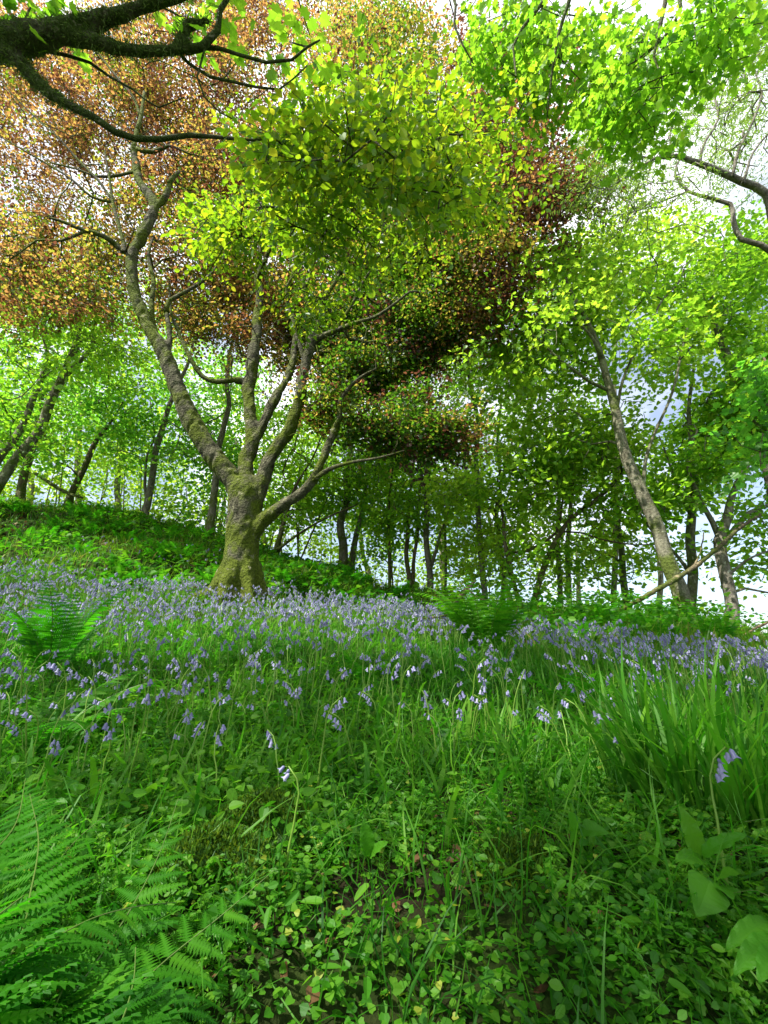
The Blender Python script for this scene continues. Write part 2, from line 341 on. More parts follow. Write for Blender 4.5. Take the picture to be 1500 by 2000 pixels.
def pix_path(pts, Y, wscale=.66):
    out = []
    for i, q in enumerate(pts):
        y = Y[i] if isinstance(Y, (list, tuple)) else Y
        p = P(q[0], q[1], y); out.append([*p, q[2] * .5 * depth(p) / F * wscale])
    return np.array(out)
def blob(rng, px, py, rx, ry, Y0, Y1, n, byD=False):
    """points filling a lumpy volume of the crown"""
    out = []; k = 0; sd = px * .013 + py * .007
    while len(out) < n and k < n * 14:
        k += 1
        a = rng.uniform(0, 2 * math.pi); rr = math.sqrt(rng.uniform()) * .95 + rng.normal(0, .2); t = np.clip(rng.normal(0, .55), -1.3, 1.3)
        if rr > 1.4: continue
        x = px + rx * rr * math.cos(a); y = py + ry * rr * math.sin(a)
        Y = (Y0 + Y1) / 2 + (Y1 - Y0) / 2 * t
        p = PD(x, y, Y) if byD else P(x, y, Y)
        if float(vnoise(np.array([p[0] * .8 + p[1] * .45 + sd]), np.array([p[2] * 1.15 + p[1] * .35]))[0]) < (-.15 if rr < .7 else .03): continue
        out.append(p)
    return np.array(out) if out else np.zeros((0, 3))
def sprays(mb, tips, pos, par, rng, n, rad, size, tmplt, tint, spread=(1, .75, .16), tilt=.35, droop=.15, flat=.5, tintsd=.14, twig=None):
    """a flattish leafy spray at each twig end"""
    A = np.array([t[0] for t in tips]); I = np.array([t[1] for t in tips]); m = len(A)
    if m == 0: return
    pr = np.array([pos[par[i]] if par[i] >= 0 else pos[i] for i in I])
    ax = A - pr; ax[:, 2] *= .35; ax = nrm(ax + rng.normal(0, .12, (m, 3)))
    up = nrm(np.array([0, 0, 1.]) + rng.normal(0, tilt * .55, (m, 3))); x, ax, up = frames(ax, up)
    K = rng.poisson(n, m).clip(2); idx = np.repeat(np.arange(m), K); T = len(idx)
    u = rng.uniform(-.55, 1, T); v = rng.uniform(-1, 1, T) * np.sqrt(np.clip(1.05 - u, 0, 1) * np.clip(u + .75, .15, 1)); w = rng.normal(0, 1, T)
    sc = rad * rng.uniform(.7, 1.35, m)[idx]
    p = A[idx] + (ax[idx] * (u * spread[0])[:, None] + x[idx] * (v * spread[1])[:, None] + up[idx] * (w * spread[2] - droop * (u + .3) ** 2 * .6)[:, None]) * sc[:, None]
    d = ax[idx] * .6 + x[idx] * np.sign(v)[:, None] * .7 + rng.normal(0, .35, (T, 3)); d[:, 2] -= droop + .15
    nn = up[idx] + rng.normal(0, flat, (T, 3))
    X, Y, Z = frames(d, nn)
    tt = tint(A) if callable(tint) else np.full(m, tint); tt = (tt + rng.normal(0, .10, m))[idx] + rng.normal(0, tintsd, T)
    mb.inst(tmplt[0], tmplt[1], p, X, Y, Z, size * rng.uniform(.6, 1.2, T), np.clip(tt, 0, 1))
    if twig is not None:
        for k in range(m):
            o = pos[I[k]]; e = A[k] + ax[k] * rad * .8 - np.array([0, 0, rad * droop * .8])
            twig.tube(np.array([o, (o + e) / 2 + [0, 0, rad * .05], e]), [.0035, .0028, .0015], 3)

DENS = 1.0
def woodland_tree(name, label, group, seed, stems, crown, leaf, bark, size=.10, tm=T_HEX, per=24, rad=.54, tint=.5, step=.4, rtip=.006, ground=True, flat=.5, cat='tree', tilt=.35, thin=1.0):
    stems = [np.asarray(q, float) * [1, 1, 1, thin] for q in stems]
    rng = np.random.default_rng(seed)
    p0 = stems[0][0, :3].copy()
    b = np.array([p0[0], p0[1], H1(p0[0], p0[1]) - .05]) if ground else p0
    t = Tree(b - np.array([0, 0, .25 if ground else 0]))
    r0 = stems[0][0, 3]
    for k, st in enumerate(stems):
        st = np.asarray(st, float)
        if k == 0:
            if ground and st[0, 2] - b[2] > .15: st = np.vstack([[*b, r0 * 1.2], st])
            st[0, 3] *= 1.3
            ids = t.path(st, 0)
        else: t.path(st)
    wob = np.array(t.pos); ph = rng.uniform(0, 6, 2); k = np.clip((wob[:, 2] - b[2]) / .6, 0, 1) * r0 * .9
    wob[:, 0] += k * (vnoise(wob[:, 2] * 1.3 + ph[0], wob[:, 2] * 0 + ph[1])) * 1.6; wob[:, 1] += k * (vnoise(wob[:, 2] * 1.3 + ph[1], wob[:, 2] * 0 + ph[0])) * 1.6; t.pos = list(wob)
    att = np.vstack([blob(rng, *c[:6], int(c[6] * DENS)) for c in crown]) if crown else np.zeros((0, 3))
    tips = t.grow(att, rng, step) if len(att) else []
    t.solve(rtip)
    root = empty(name, b, label, cat, group)
    mb = MB(); t.wood(mb); mb.build('trunk', M[bark], root, smooth=True)
    if tips:
        cr = MB(); sprays(cr, tips, t.pos, t.par, rng, per, rad, size, tm, tint, flat=flat, tilt=tilt); cr.build('crown', M[leaf], root)
    return root

PP = pix_path
BG = 'trees standing behind the beech'
def T(name, label, seed, stems, crown, leaf='lime', bark='grey_bark', **kw):
    return woodland_tree(name, label, kw.pop('group', None), seed, stems, crown, leaf, bark, **kw)

# ------------------------------------------------------------------ the copper beech
def sculpt(mb, name, mat, root, voxel, amp, freq):
    o = mb.build(name, mat, root, smooth=True)
    md = o.modifiers.new('r', 'REMESH'); md.mode = 'VOXEL'; md.voxel_size = voxel
    sm = o.modifiers.new('s', 'SMOOTH'); sm.iterations = 5; sm.factor = .5
    dg = bpy.context.evaluated_depsgraph_get(); me = bpy.data.meshes.new_from_object(o.evaluated_get(dg))
    o.modifiers.clear(); old = o.data; o.data = me; bpy.data.meshes.remove(old); me.name = name
    n = len(me.vertices); co = np.empty(n * 3, np.float32); me.vertices.foreach_get('co', co); co = co.reshape(-1, 3).astype(float)
    no = np.empty(n * 3, np.float32); me.vertex_normals.foreach_get('vector', no); no = no.reshape(-1, 3)
    a = vnoise(co[:, 0] * freq + co[:, 2] * freq * .5, co[:, 1] * freq + co[:, 2] * freq * .37) + .6 * vnoise(co[:, 0] * freq * 2.3 - co[:, 2] * freq * 1.1, co[:, 1] * freq * 2.3 + co[:, 2] * freq * .9)
    co += no * (a * amp)[:, None]
    me.vertices.foreach_set('co', co.ravel().astype(np.float32)); me.update()
    me.polygons.foreach_set('use_smooth', np.ones(len(me.polygons), bool))
    if not me.materials: me.materials.append(mat)
    return o
def build_beech():
    rng = np.random.default_rng(11)
    b = P(464, 1180, 7.0); b[2] = H1(b[0], b[1])
    t = Tree(b - np.array([0, 0, .3]))
    trunk = PP([(464, 1185, 100), (466, 1150, 84), (469, 1100, 76), (474, 1050, 73), (478, 1000, 76), (480, 962, 78), (478, 935, 60)], 7.0, .86)
    limbs = [
        ([(478, 985, 60), (455, 940, 58), (425, 900, 55), (385, 840, 50), (348, 765, 46), (322, 690, 41), (287, 632, 34), (262, 565, 31), (258, 500, 31), (283, 450, 29), (302, 400, 27), (272, 352, 22), (265, 312, 18), (262, 278, 15), (275, 230, 11), (282, 180, 8)], [7, 6.95, 6.9, 6.85, 6.8, 6.75, 6.7, 6.65, 6.6, 6.6, 6.6, 6.6, 6.6, 6.6, 6.7, 6.8]),
        ([(318, 686, 24), (303, 650, 18), (296, 600, 15), (300, 550, 12), (290, 500, 9), (300, 460, 6)], [6.75, 6.9, 7, 7.1, 7.2, 7.3]),
        ([(325, 690, 22), (332, 668, 17), (325, 600, 14), (331, 587, 11), (380, 560, 9), (402, 545, 7), (440, 500, 5)], [6.75, 6.8, 6.8, 6.8, 6.9, 6.9, 7]),
        ([(262, 500, 20), (240, 490, 17), (205, 462, 14), (165, 450, 12), (120, 432, 9), (95, 425, 6)], [6.6, 6.55, 6.4, 6.3, 6.2, 6.1]),
        ([(300, 410, 18), (322, 385, 16), (335, 350, 13), (350, 335, 8)], 6.6),
        ([(484, 985, 56), (482, 940, 46), (482, 900, 41), (494, 850, 38), (488, 810, 36), (485, 760, 33), (495, 700, 30), (502, 625, 26), (507, 575, 22), (504, 520, 16), (512, 470, 12), (520, 400, 8), (515, 330, 6)], [7, 7.05, 7.1, 7.1, 7.15, 7.2, 7.2, 7.3, 7.3, 7.4, 7.5, 7.6, 7.7]),
        ([(485, 745, 18), (455, 742, 15), (425, 746, 14), (395, 735, 13), (372, 700, 12), (347, 645, 9), (335, 612, 7), (330, 560, 5)], [7.2, 7.1, 7.0, 7.0, 6.9, 6.9, 6.9, 6.9]),
        ([(494, 870, 34), (507, 845, 30), (525, 800, 28), (545, 765, 25), (568, 722, 20), (575, 675, 17), (572, 620, 13), (560, 580, 10), (575, 520, 7)], [7.1, 7.1, 7.1, 7.15, 7.2, 7.3, 7.4, 7.5, 7.6]),
        ([(485, 1010, 52), (506, 960, 44), (530, 890, 38), (565, 840, 34), (585, 775, 31), (595, 715, 28), (612, 655, 25), (630, 590, 21), (655, 550, 17), (675, 500, 13), (668, 455, 10), (690, 400, 7), (740, 370, 5)], [7, 6.95, 6.9, 6.85, 6.8, 6.8, 6.75, 6.7, 6.6, 6.5, 6.4, 6.2, 6.0]),
        ([(610, 665, 18), (650, 648, 14), (690, 632, 12), (740, 615, 9), (800, 570, 6)], [6.75, 6.7, 6.6, 6.5, 6.4]),
        ([(620, 620, 15), (600, 590, 12), (590, 540, 10), (575, 500, 7)], [6.7, 6.7, 6.7, 6.6]),
        ([(490, 1045, 46), (512, 1018, 40), (540, 995, 35), (585, 965, 30), (612, 935, 26), (645, 862, 20), (664, 815, 16), (665, 780, 12), (700, 740, 9), (735, 720, 6)], [6.95, 6.9, 6.8, 6.75, 6.7, 6.6, 6.5, 6.5, 6.4, 6.3]),
        ([(608, 940, 16), (640, 918, 13), (682, 904, 10), (740, 894, 6), (790, 880, 4)], [6.7, 6.6, 6.5, 6.4, 6.3]),
        ([(245, 490, 11), (232, 440, 10), (220, 395, 9), (214, 350, 6), (205, 300, 4)], 6.5),
        ([(220, 395, 8), (180, 385, 7), (140, 350, 6), (100, 325, 5), (40, 290, 4), (-20, 255, 3)], [6.5, 6.4, 6.3, 6.3, 6.2, 6.2]),
        ([(218, 390, 8), (190, 350, 7), (150, 310, 6), (115, 270, 5), (70, 230, 4), (20, 180, 3), (-10, 140, 3)], [6.5, 6.4, 6.4, 6.3, 6.3, 6.2, 6.2]),
        ([(262, 335, 9), (235, 342, 8), (190, 345, 7), (150, 330, 5), (100, 318, 4)], 6.6),
        ([(165, 452, 9), (120, 470, 7), (70, 470, 5), (30, 500, 4), (-10, 490, 3)], 6.3),
        ([(275, 230, 9), (260, 190, 7), (220, 140, 6), (180, 90, 5), (140, 50, 3)], 6.7),
        ([(268, 292, 14), (300, 297, 11), (330, 285, 8), (370, 300, 5)], 6.6),
        ([(600, 720, 14), (575, 640, 11), (565, 600, 9), (560, 560, 7), (590, 520, 5)], [6.8, 6.7, 6.7, 6.6, 6.5]),
        ([(650, 650, 10), (690, 590, 8), (715, 540, 7), (760, 500, 5), (830, 470, 3)], [6.7, 6.7, 6.6, 6.6, 6.6]),
        ([(540, 470, 10), (620, 465, 11), (690, 450, 10), (740, 375, 8), (790, 330, 5)], [5.4, 4.9, 4.4, 4.0, 3.7]),
    ]
    t.path(trunk, 0, .12)
    for pts, Y in limbs[:-1]: t.path(PP(pts, Y, .7), None, .15)
    t.path(np.vstack([[*np.array(t.pos[int(np.argmin(np.linalg.norm(np.array(t.pos) - P(510, 540, 7.35), axis=1)))]), .05], PP(*limbs[-1])]), None, .2)
    nfix = len(t.pos)
    C = [  # copper foliage
        (150, 250, 280, 270, 6.9, 10, 430), (330, 120, 230, 150, 7, 10, 240), (560, 60, 300, 130, 7, 9.6, 260), (70, 480, 190, 120, 6.8, 9.5, 210), (40, 120, 140, 140, 6.6, 9.5, 110),
        (760, 90, 170, 110, 6, 8, 140), (720, 480, 230, 230, 7.4, 10.5, 760), (560, 600, 180, 100, 7.6, 9.5, 170), (950, 380, 180, 150, 6.4, 8.6, 330), (870, 520, 140, 110, 7.0, 8.8, 240),
        (950, 210, 160, 130, 6, 8, 140), (760, 660, 130, 100, 7.3, 8.6, 200), (740, 780, 110, 70, 6.8, 8, 170), (830, 845, 75, 26, 6.4, 7.4, 90), (480, 330, 210, 170, 7.5, 9.5, 280), (1080, 380, 80, 70, 6.4, 7.6, 60), (880, 620, 110, 60, 6.8, 8, 90), (790, 740, 110, 70, 6.8, 8.2, 130), (420, 520, 150, 130, 7.6, 9.6, 220), (330, 340, 130, 130, 7.2, 9, 130), (640, 700, 110, 80, 7.6, 9.2, 110), (90, 570, 200, 60, 7, 9.5, 80)]
    G = [(690, 290, 170, 85, 3.0, 4.4, 140), (800, 340, 130, 95, 3.2, 4.6, 120), (600, 410, 150, 100, 4.0, 5.8, 160), (460, 450, 100, 90, 4.6, 6, 95), (590, 600, 80, 60, 5, 6, 34), (540, 300, 55, 60, 3.0, 3.8, 24), (900, 380, 80, 80, 3.6, 5.2, 36), (830, 235, 90, 40, 3.4, 4.6, 26), (930, 300, 130, 150, 4.6, 6.4, 60), (720, 170, 170, 50, 4.6, 6, 34), (720, 470, 140, 90, 5.4, 6.6, 50), (560, 330, 150, 140, 5, 6.4, 40)]
    ac = np.vstack([blob(rng, *c) for c in C]); ag = np.vstack([blob(rng, *c, True) for c in G]); bare = np.vstack([blob(rng, 470, 680, 200, 150, 6.3, 7.8, 110), blob(rng, 640, 600, 120, 140, 6.2, 7.4, 100), blob(rng, 260, 400, 180, 170, 6, 7.2, 110), blob(rng, 640, 880, 90, 50, 6.2, 6.8, 12)])
    att = np.vstack([ac, ag, bare]); isb = {tuple(a) for a in bare}
    tips = t.grow(att, rng, .35, .07); t.solve(.0062, .45)
    isg = {tuple(a) for a in ag}
    root = empty('copper_beech', b, 'large copper beech with mossy forked trunk rising from the bluebells, rust and green leaves', 'tree')
    thick = MB(); thin = MB(); X = np.array(t.pos); nf = np.arange(len(t.pos)) < nfix
    for c in t.chains():
        c = np.array(c); k = int(np.clip(5 + t.r[c].max() * 60, 3, 20))
        r = t.r[c].copy()
        if len(c) > 1 and t.fix[c[1]] == 0: r[0] = min(r[0], r[1] * 1.3)
        big = nf[c] & (r > .045); m = int(np.argmin(big)) if not big.all() else len(c)
        if m > 2:
            thick.tube(X[c[:m]], r[:m], max(k, 10))
            if m < len(c): thin.tube(X[c[max(m - 2, 0):]], r[max(m - 2, 0):], k)
        else: thin.tube(X[c], r, k)
    # root flare
    for az, ln, w in ((200, .62, .15), (165, .45, .12), (255, .42, .13), (310, .40, .12), (20, .5, .13), (90, .5, .14)):
        d = np.array([math.cos(R(az)), math.sin(R(az)), 0]); e = b + d * (ln + .22); e[2] = H1(e[0], e[1]) - .06
        p1 = b + d * .16 + [0, 0, .55]; p2 = b + d * .34 + [0, 0, .16]
        thick.tube(np.array([p1, p2, e]) if False else catmull(np.array([p1, p2, (p2 + e) / 2 - [0, 0, .02], e]), .06), np.interp(np.arange(len(catmull(np.array([p1, p2, (p2 + e) / 2 - [0, 0, .02], e]), .06))), [0, len(catmull(np.array([p1, p2, (p2 + e) / 2, e]), .06))], [w, w * .45]), 10)
    sculpt(thick, 'trunk', M['beech_bark'], root, .024, .045, 7)
    def ctint(A):  # rust and green leaf colours, with left glow and middle shade tinted in
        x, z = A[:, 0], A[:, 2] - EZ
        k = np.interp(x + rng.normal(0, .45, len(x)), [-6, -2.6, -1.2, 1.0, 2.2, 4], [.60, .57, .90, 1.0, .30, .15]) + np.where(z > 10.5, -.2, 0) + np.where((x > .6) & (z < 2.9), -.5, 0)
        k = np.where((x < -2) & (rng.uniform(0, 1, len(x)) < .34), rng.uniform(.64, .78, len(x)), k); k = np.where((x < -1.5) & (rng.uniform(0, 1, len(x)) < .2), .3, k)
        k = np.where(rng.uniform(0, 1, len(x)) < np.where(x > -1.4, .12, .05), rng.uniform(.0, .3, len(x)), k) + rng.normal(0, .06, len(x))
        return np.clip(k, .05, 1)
    tw = thin
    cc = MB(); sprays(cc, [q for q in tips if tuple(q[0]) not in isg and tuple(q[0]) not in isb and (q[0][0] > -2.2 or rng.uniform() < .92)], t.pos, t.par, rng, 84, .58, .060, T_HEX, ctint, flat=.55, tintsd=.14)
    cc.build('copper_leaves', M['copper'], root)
    cg = MB(); sprays(cg, [q for q in tips if tuple(q[0]) in isg], t.pos, t.par, rng, 20, .30, .066, T_OVAL, .6, flat=.55, tintsd=.22, twig=tw)
    cg.build('green_leaves', M['beech_green'], root); thin.build('branchwork', M['beech_bark'], root, smooth=True)
    # moss cushion on the left root
    return root
build_beech()

# ------------------------------------------------------------------ overhanging sycamores (boughs above the camera)
def clump(A): return A[vnoise(A[:, 0] * .75 + A[:, 2] * .47, A[:, 1] * .75 + A[:, 2] * .31) > -.01]  # thins the unseen overhead crowns so sun flecks reach the ground
def build_boughs():
    rng = np.random.default_rng(23)
    D = 3.1
    def dp(pts, D):
        out = []
        for i, q in enumerate(pts):
            dd = D[i] if isinstance(D, (list, tuple)) else D
            out.append([*PD(q[0], q[1], dd), q[2] * .28 * dd / F])
        return np.array(out)
    foot = np.array([-4.6, .9, 0]); foot[2] = H1(foot[0], foot[1])
    t = Tree(foot - [0, 0, .3])
    t.path(np.array([[*foot, .42], [*(foot + [.05, .1, 1.2]), .33], [*(foot + [.1, .25, 2.6]), .3], [*(foot + [.35, .5, 3.6]), .27]]), 0, .2)
    top = t.pos[-1]
    t.path(np.vstack([[*top, .25], dp([(-180, 130, 130), (-40, 85, 110), (60, 75, 90), (140, 55, 72), (230, 30, 48), (300, 5, 42), (400, -25, 36), (520, -60, 26), (640, -90, 16)], [3.1, 3.1, 3.0, 3.0, 3.0, 3.0, 3.0, 3.1, 3.2])]), None, .12)
    t.path(dp([(120, 70, 60), (180, 80, 46), (250, 98, 40), (320, 100, 32), (395, 92, 28), (425, 60, 22), (430, 20, 18), (470, -40, 14)], 3.0), None, .12)
    t.path(dp([(-20, 75, 70), (30, 110, 50), (62, 150, 42), (100, 185, 36), (140, 208, 28), (185, 230, 25), (225, 258, 23), (265, 271, 20), (310, 272, 19), (370, 264, 17), (430, 268, 12), (500, 274, 8), (560, 262, 5)], [3, 3, 3, 3, 3, 3.02, 3.05, 3.1, 3.15, 3.2, 3.2, 3.2, 3.2]), None, .12)
    t.path(dp([(395, 92, 18), (430, 95, 14), (470, 108, 12), (520, 122, 11), (570, 117, 10), (600, 92, 9), (625, 78, 6)], 3.05), None, .1)
    t.path(dp([(345, 100, 14), (370, 125, 12), (410, 150, 11), (455, 160, 10), (500, 170, 9), (545, 175, 7), (600, 128, 5)], 3.05), None, .1)
    t.path(dp([(90, 100, 12), (130, 108, 12), (175, 122, 10), (215, 150, 9), (260, 175, 7), (310, 210, 5), (360, 190, 4)], 3.1), None, .1)
    t.path(dp([(400, 95, 8), (385, 150, 7), (400, 190, 6), (430, 220, 6), (460, 235, 4)], 3.0), None, .1)
    t.path(dp([(370, 80, 30), (350, 85, 40), (365, 50, 34), (410, 40, 24)], 3.0), None, .1)
    nfix = len(t.pos)
    A = np.vstack([blob(rng, 420, 30, 90, 30, 3.0, 3.6, 6, True), blob(rng, 590, 90, 50, 40, 3.0, 3.5, 5, True),
                   blob(rng, 60, 10, 90, 30, 2.8, 3.4, 6, True),
                   # the crown above and behind, out of sight, that shades the foreground
                   clump(np.c_[rng.uniform(-5.5, .6, 900), rng.uniform(-3.5, 1.5, 900), rng.uniform(4.6, 7.5, 900) + EZ])])
    tips = t.grow(A, rng, .4, .06); t.solve(.005, .46)
    root = empty('overhanging_sycamore', foot, 'dark shaggy mossy boughs of a tree reaching in from the upper left', 'tree')
    thick = MB(); thin = MB(); X = np.array(t.pos)
    for c in t.chains():
        c = np.array(c); r = t.r[c].copy(); k = int(np.clip(5 + r.max() * 60, 3, 16))
        if len(c) > 1 and t.fix[c[1]] == 0: r[0] = min(r[0], r[1] * 1.3)
        big = (c < nfix) & (r > .022); m = int(np.argmin(big)) if not big.all() else len(c)
        if m > 2:
            thick.tube(X[c[:m]], r[:m] * rng.uniform(.9, 1.15, m), max(k, 10))
            if m < len(c): thin.tube(X[c[max(m - 2, 0):]], r[max(m - 2, 0):], k)
        else: thin.tube(X[c], r, k)
    tr = sculpt(thick, 'trunk', M['bough_bark'], root, .016, .014, 16)
    thin.build('branchwork', M['bough_bark'], root, smooth=True)
    # shaggy moss: short strands over the thick wood
    me = tr.data; n = len(me.polygons); ce = np.empty(n * 3, np.float32); me.polygons.foreach_get('center', ce); ce = ce.reshape(-1, 3) + np.array(root.location)
    no = np.empty(n * 3, np.float32); me.polygons.foreach_get('normal', no); no = no.reshape(-1, 3)
    ok = np.where((ce[:, 2] > 4.0) & (vnoise(ce[:, 0] * 5, ce[:, 1] * 5 + ce[:, 2] * 4) > -.22))[0]
    ii = rng.choice(ok, 26000); p = ce[ii] + rng.normal(0, .008, (len(ii), 3)); nn = no[ii]
    d = nn + rng.normal(0, .6, (len(ii), 3)) + np.array([0, 0, -.25]); x, y, z = frames(d, rng.normal(0, 1, (len(ii), 3)))
    sh = MB(); gv, gf = grass_t(.9, 3, .16); gv = gv[:, [0, 2, 1]]
    sh.inst(gv, gf, p, x, y, z, rng.uniform(.015, .045, len(ii)), rng.uniform(0, 1, len(ii))); o = sh.build('shaggy_moss', M['shag'], root); o['kind'] = 'stuff'
    cr = MB(); sprays(cr, tips, t.pos, t.par, rng, 15, .36, .09, T_SYC, .5, flat=.55); cr.build('crown', M['lime'], root)

    # second sycamore: leafy twigs hanging in from above on the right
    rng = np.random.default_rng(29)
    foot = np.array([5.2, -1.6, 0]); foot[2] = H1(foot[0], foot[1])
    t = Tree(foot - [0, 0, .3])
    t.path(np.array([[*foot, .34], [*(foot + [-.1, .2, 2]), .27], [*(foot + [-.4, .7, 5]), .22], [*(foot + [-.9, 1.4, 8.2]), .16]]), 0, .25)
    top = np.array(t.pos[-1])
    for pts, DD in [
        ([(1330, -260, 26), (1310, -60, 20), (1298, 10, 15), (1285, 70, 12), (1277, 110, 9), (1292, 150, 6)], 5.2),
        ([(1180, -250, 24), (1130, -60, 18), (1112, 0, 14), (1090, 70, 11), (1080, 130, 9), (1072, 190, 6), (1068, 235, 4)], 5.4),
        ([(1100, -200, 20), (1060, 5, 13), (1020, 55, 10), (1002, 90, 8), (1008, 150, 5)], 5.6),
        ([(1350, -150, 16), (1330, 15, 11), (1290, 80, 8), (1240, 120, 6), (1190, 150, 4)], 5.3),
        ([(910, -160, 18), (890, 10, 10), (887, 50, 8), (905, 90, 6), (925, 125, 4)], 5.8),
        ([(1450, -200, 16), (1435, 10, 10), (1430, 60, 7), (1400, 90, 4)], 5.0)]:
        q = dp(pts, DD); t.path(np.vstack([[*top, .08], q]), None, .2)
    A = np.vstack([blob(rng, 1010, 70, 130, 90, 5.2, 6.6, 95, True), blob(rng, 1200, 190, 90, 80, 5.2, 6.2, 85, True), blob(rng, 1120, 100, 110, 110, 5.2, 6.4, 60, True), blob(rng, 1290, 110, 120, 110, 5.0, 6.2, 80, True),
                   blob(rng, 1420, 50, 80, 70, 4.6, 5.6, 50, True), blob(rng, 1240, 260, 70, 40, 5.0, 5.8, 22, True), blob(rng, 950, 150, 90, 70, 5.6, 6.6, 40, True), blob(rng, 1070, 230, 80, 60, 5.6, 6.4, 30, True),
                   clump(np.c_[rng.uniform(-1, 5.2, 700), rng.uniform(-3, 2.2, 700), rng.uniform(6, 9, 700) + EZ])])  # unseen leaves overhead, put in to shade the foreground
    tips = t.grow(A, rng, .4, .06); t.solve(.0045, .45)
    root = empty('overhanging_sycamore', foot, 'bright green lobed leaves on thin dark twigs hanging down into the top right', 'tree')
    w = MB(); t.wood(w); w.build('trunk', M['bough_bark'], root, smooth=True)
    cr = MB(); sprays(cr, tips, t.pos, t.par, rng, 10, .36, .092, T_SYC, .45, flat=.6, droop=.3); cr.build('crown', M['lime'], root)
build_boughs()

# ------------------------------------------------------------------ the other trees
def build_trees():
    # left slope
    T('sycamore_tree', 'slim grey twin-stemmed tree at the far left edge, leaning in towards the right', 101,
      [PP([(-60, 1010, 34), (0, 950, 29), (50, 880, 27), (92, 800, 25), (115, 750, 23), (135, 690, 20), (160, 640, 16), (190, 560, 10), (220, 480, 6)], 10.5),
       PP([(110, 760, 16), (140, 715, 14), (172, 680, 11), (200, 610, 7)], 10.5), PP([(-20, 970, 24), (0, 905, 22), (30, 845, 20), (62, 790, 18), (85, 700, 12), (100, 600, 8)], 10.8)],
      [(90, 640, 200, 130, 8.5, 12.5, 170), (30, 780, 150, 110, 9, 12, 80), (-80, 700, 150, 200, 8, 12, 60), (220, 700, 110, 120, 9.5, 12, 70)], 'lime', tint=.45)
    T('woodland_tree', 'short dark leaning trunk on the left crest, beside a fallen pole', 102,
      [PP([(138, 968, 20), (155, 935, 18), (172, 900, 16), (190, 855, 13), (206, 835, 8), (240, 780, 4)], 12.4)],
      [(190, 790, 110, 90, 11, 14, 70), (120, 860, 110, 60, 11.5, 14, 50)], 'deep', 'brown_bark')
    T('woodland_tree', 'dark upright trunk at the far left of the crest, half hidden by leaves', 103,
      [PP([(42, 972, 26), (52, 930, 22), (68, 880, 20), (82, 800, 14), (90, 700, 9)], 12.8)],
      [(60, 830, 130, 90, 11.5, 15, 80), (-60, 840, 130, 100, 11, 14, 50), (60, 700, 160, 90, 12, 15, 60)], 'deep', 'brown_bark')
    T('woodland_tree', 'slender pale leaning trunk on the crest, left of the beech', 104,
      [PP([(283, 1000, 24), (288, 960, 20), (298, 900, 18), (308, 860, 17), (320, 825, 15), (335, 780, 13), (358, 725, 10), (380, 660, 7)], 12.6),
       PP([(284, 985, 9), (278, 940, 8), (285, 890, 6), (300, 850, 4), (292, 780, 3)], 12.6)],
      [(330, 760, 130, 120, 11.5, 15, 110), (260, 850, 110, 80, 11.5, 14.5, 70), (400, 850, 80, 80, 12, 15, 50)], 'deep', 'ash_bark', tint=.6)
    T('woodland_tree', 'straight brown trunk directly behind and left of the beech trunk', 105,
      [PP([(409, 1062, 28), (412, 1010, 24), (418, 950, 21), (428, 890, 18), (438, 820, 16), (446, 760, 13), (450, 680, 9), (460, 600, 6)], 11.6)],
      [(400, 900, 90, 80, 11.5, 14.5, 60), (450, 770, 120, 100, 11.5, 15, 90), (380, 1000, 60, 40, 12, 14, 26)], 'deep', 'grey_bark')
    T('woodland_tree', 'thin dark stems leaning right, just behind the lowest limb of the beech', 106,
      [PP([(540, 1078, 20), (552, 1040, 15), (562, 1000, 11), (585, 940, 8), (615, 890, 5), (640, 830, 3)], 11.8), PP([(548, 1070, 10), (590, 1040, 7), (640, 1010, 6), (700, 985, 4)], 11.6)],
      [(580, 890, 100, 110, 11, 15, 130), (560, 1010, 80, 50, 11.5, 14, 50)], 'lime', 'brown_bark')
    T('woodland_tree', 'tall grey trunk between the beech and the gap of sky, beside its leaning pair', 107,
      [PP([(666, 1096, 30), (668, 1050, 24), (672, 1000, 21), (678, 930, 18), (684, 860, 14), (690, 760, 9)], 13)],
      [(700, 930, 100, 100, 11, 15, 130), (650, 990, 80, 70, 11.5, 15, 70), (700, 820, 120, 90, 12, 16, 100)], 'lime', 'grey_bark')
    T('woodland_tree', 'pale trunk leaning right, right-hand one of a close pair behind the beech', 108,
      [PP([(684, 1098, 22), (692, 1060, 17), (704, 1010, 14), (712, 950, 12), (722, 880, 9), (740, 800, 5)], 13.4)],
      [(740, 960, 80, 80, 11.5, 15, 80), (760, 850, 90, 60, 12, 16, 70)], 'lime', 'ash_bark', tint=.6)
    T('woodland_tree', 'very thin sapling stem in the sky gap right of the beech', 109,
      [PP([(760, 1140, 11), (759, 1080, 9), (760, 1010, 8), (764, 940, 5), (770, 860, 3)], 12.2)], [(760, 1000, 60, 70, 12, 14.5, 32), (740, 1060, 50, 40, 12.2, 14, 18)], 'deep', 'brown_bark')
    T('woodland_tree', 'dark twin stems rising close together left of the pale forked trunk', 110,
      [PP([(800, 1158, 18), (799, 1110, 14), (794, 1060, 13), (797, 1000, 10), (805, 920, 7), (812, 820, 4)], 12.2), PP([(803, 1150, 14), (811, 1100, 11), (813, 1050, 10), (818, 980, 8), (822, 900, 5)], 12.2)],
      [(800, 1000, 90, 60, 11, 14, 80), (790, 910, 90, 60, 11.5, 14.5, 70)], 'lime', 'brown_bark', tint=.5)
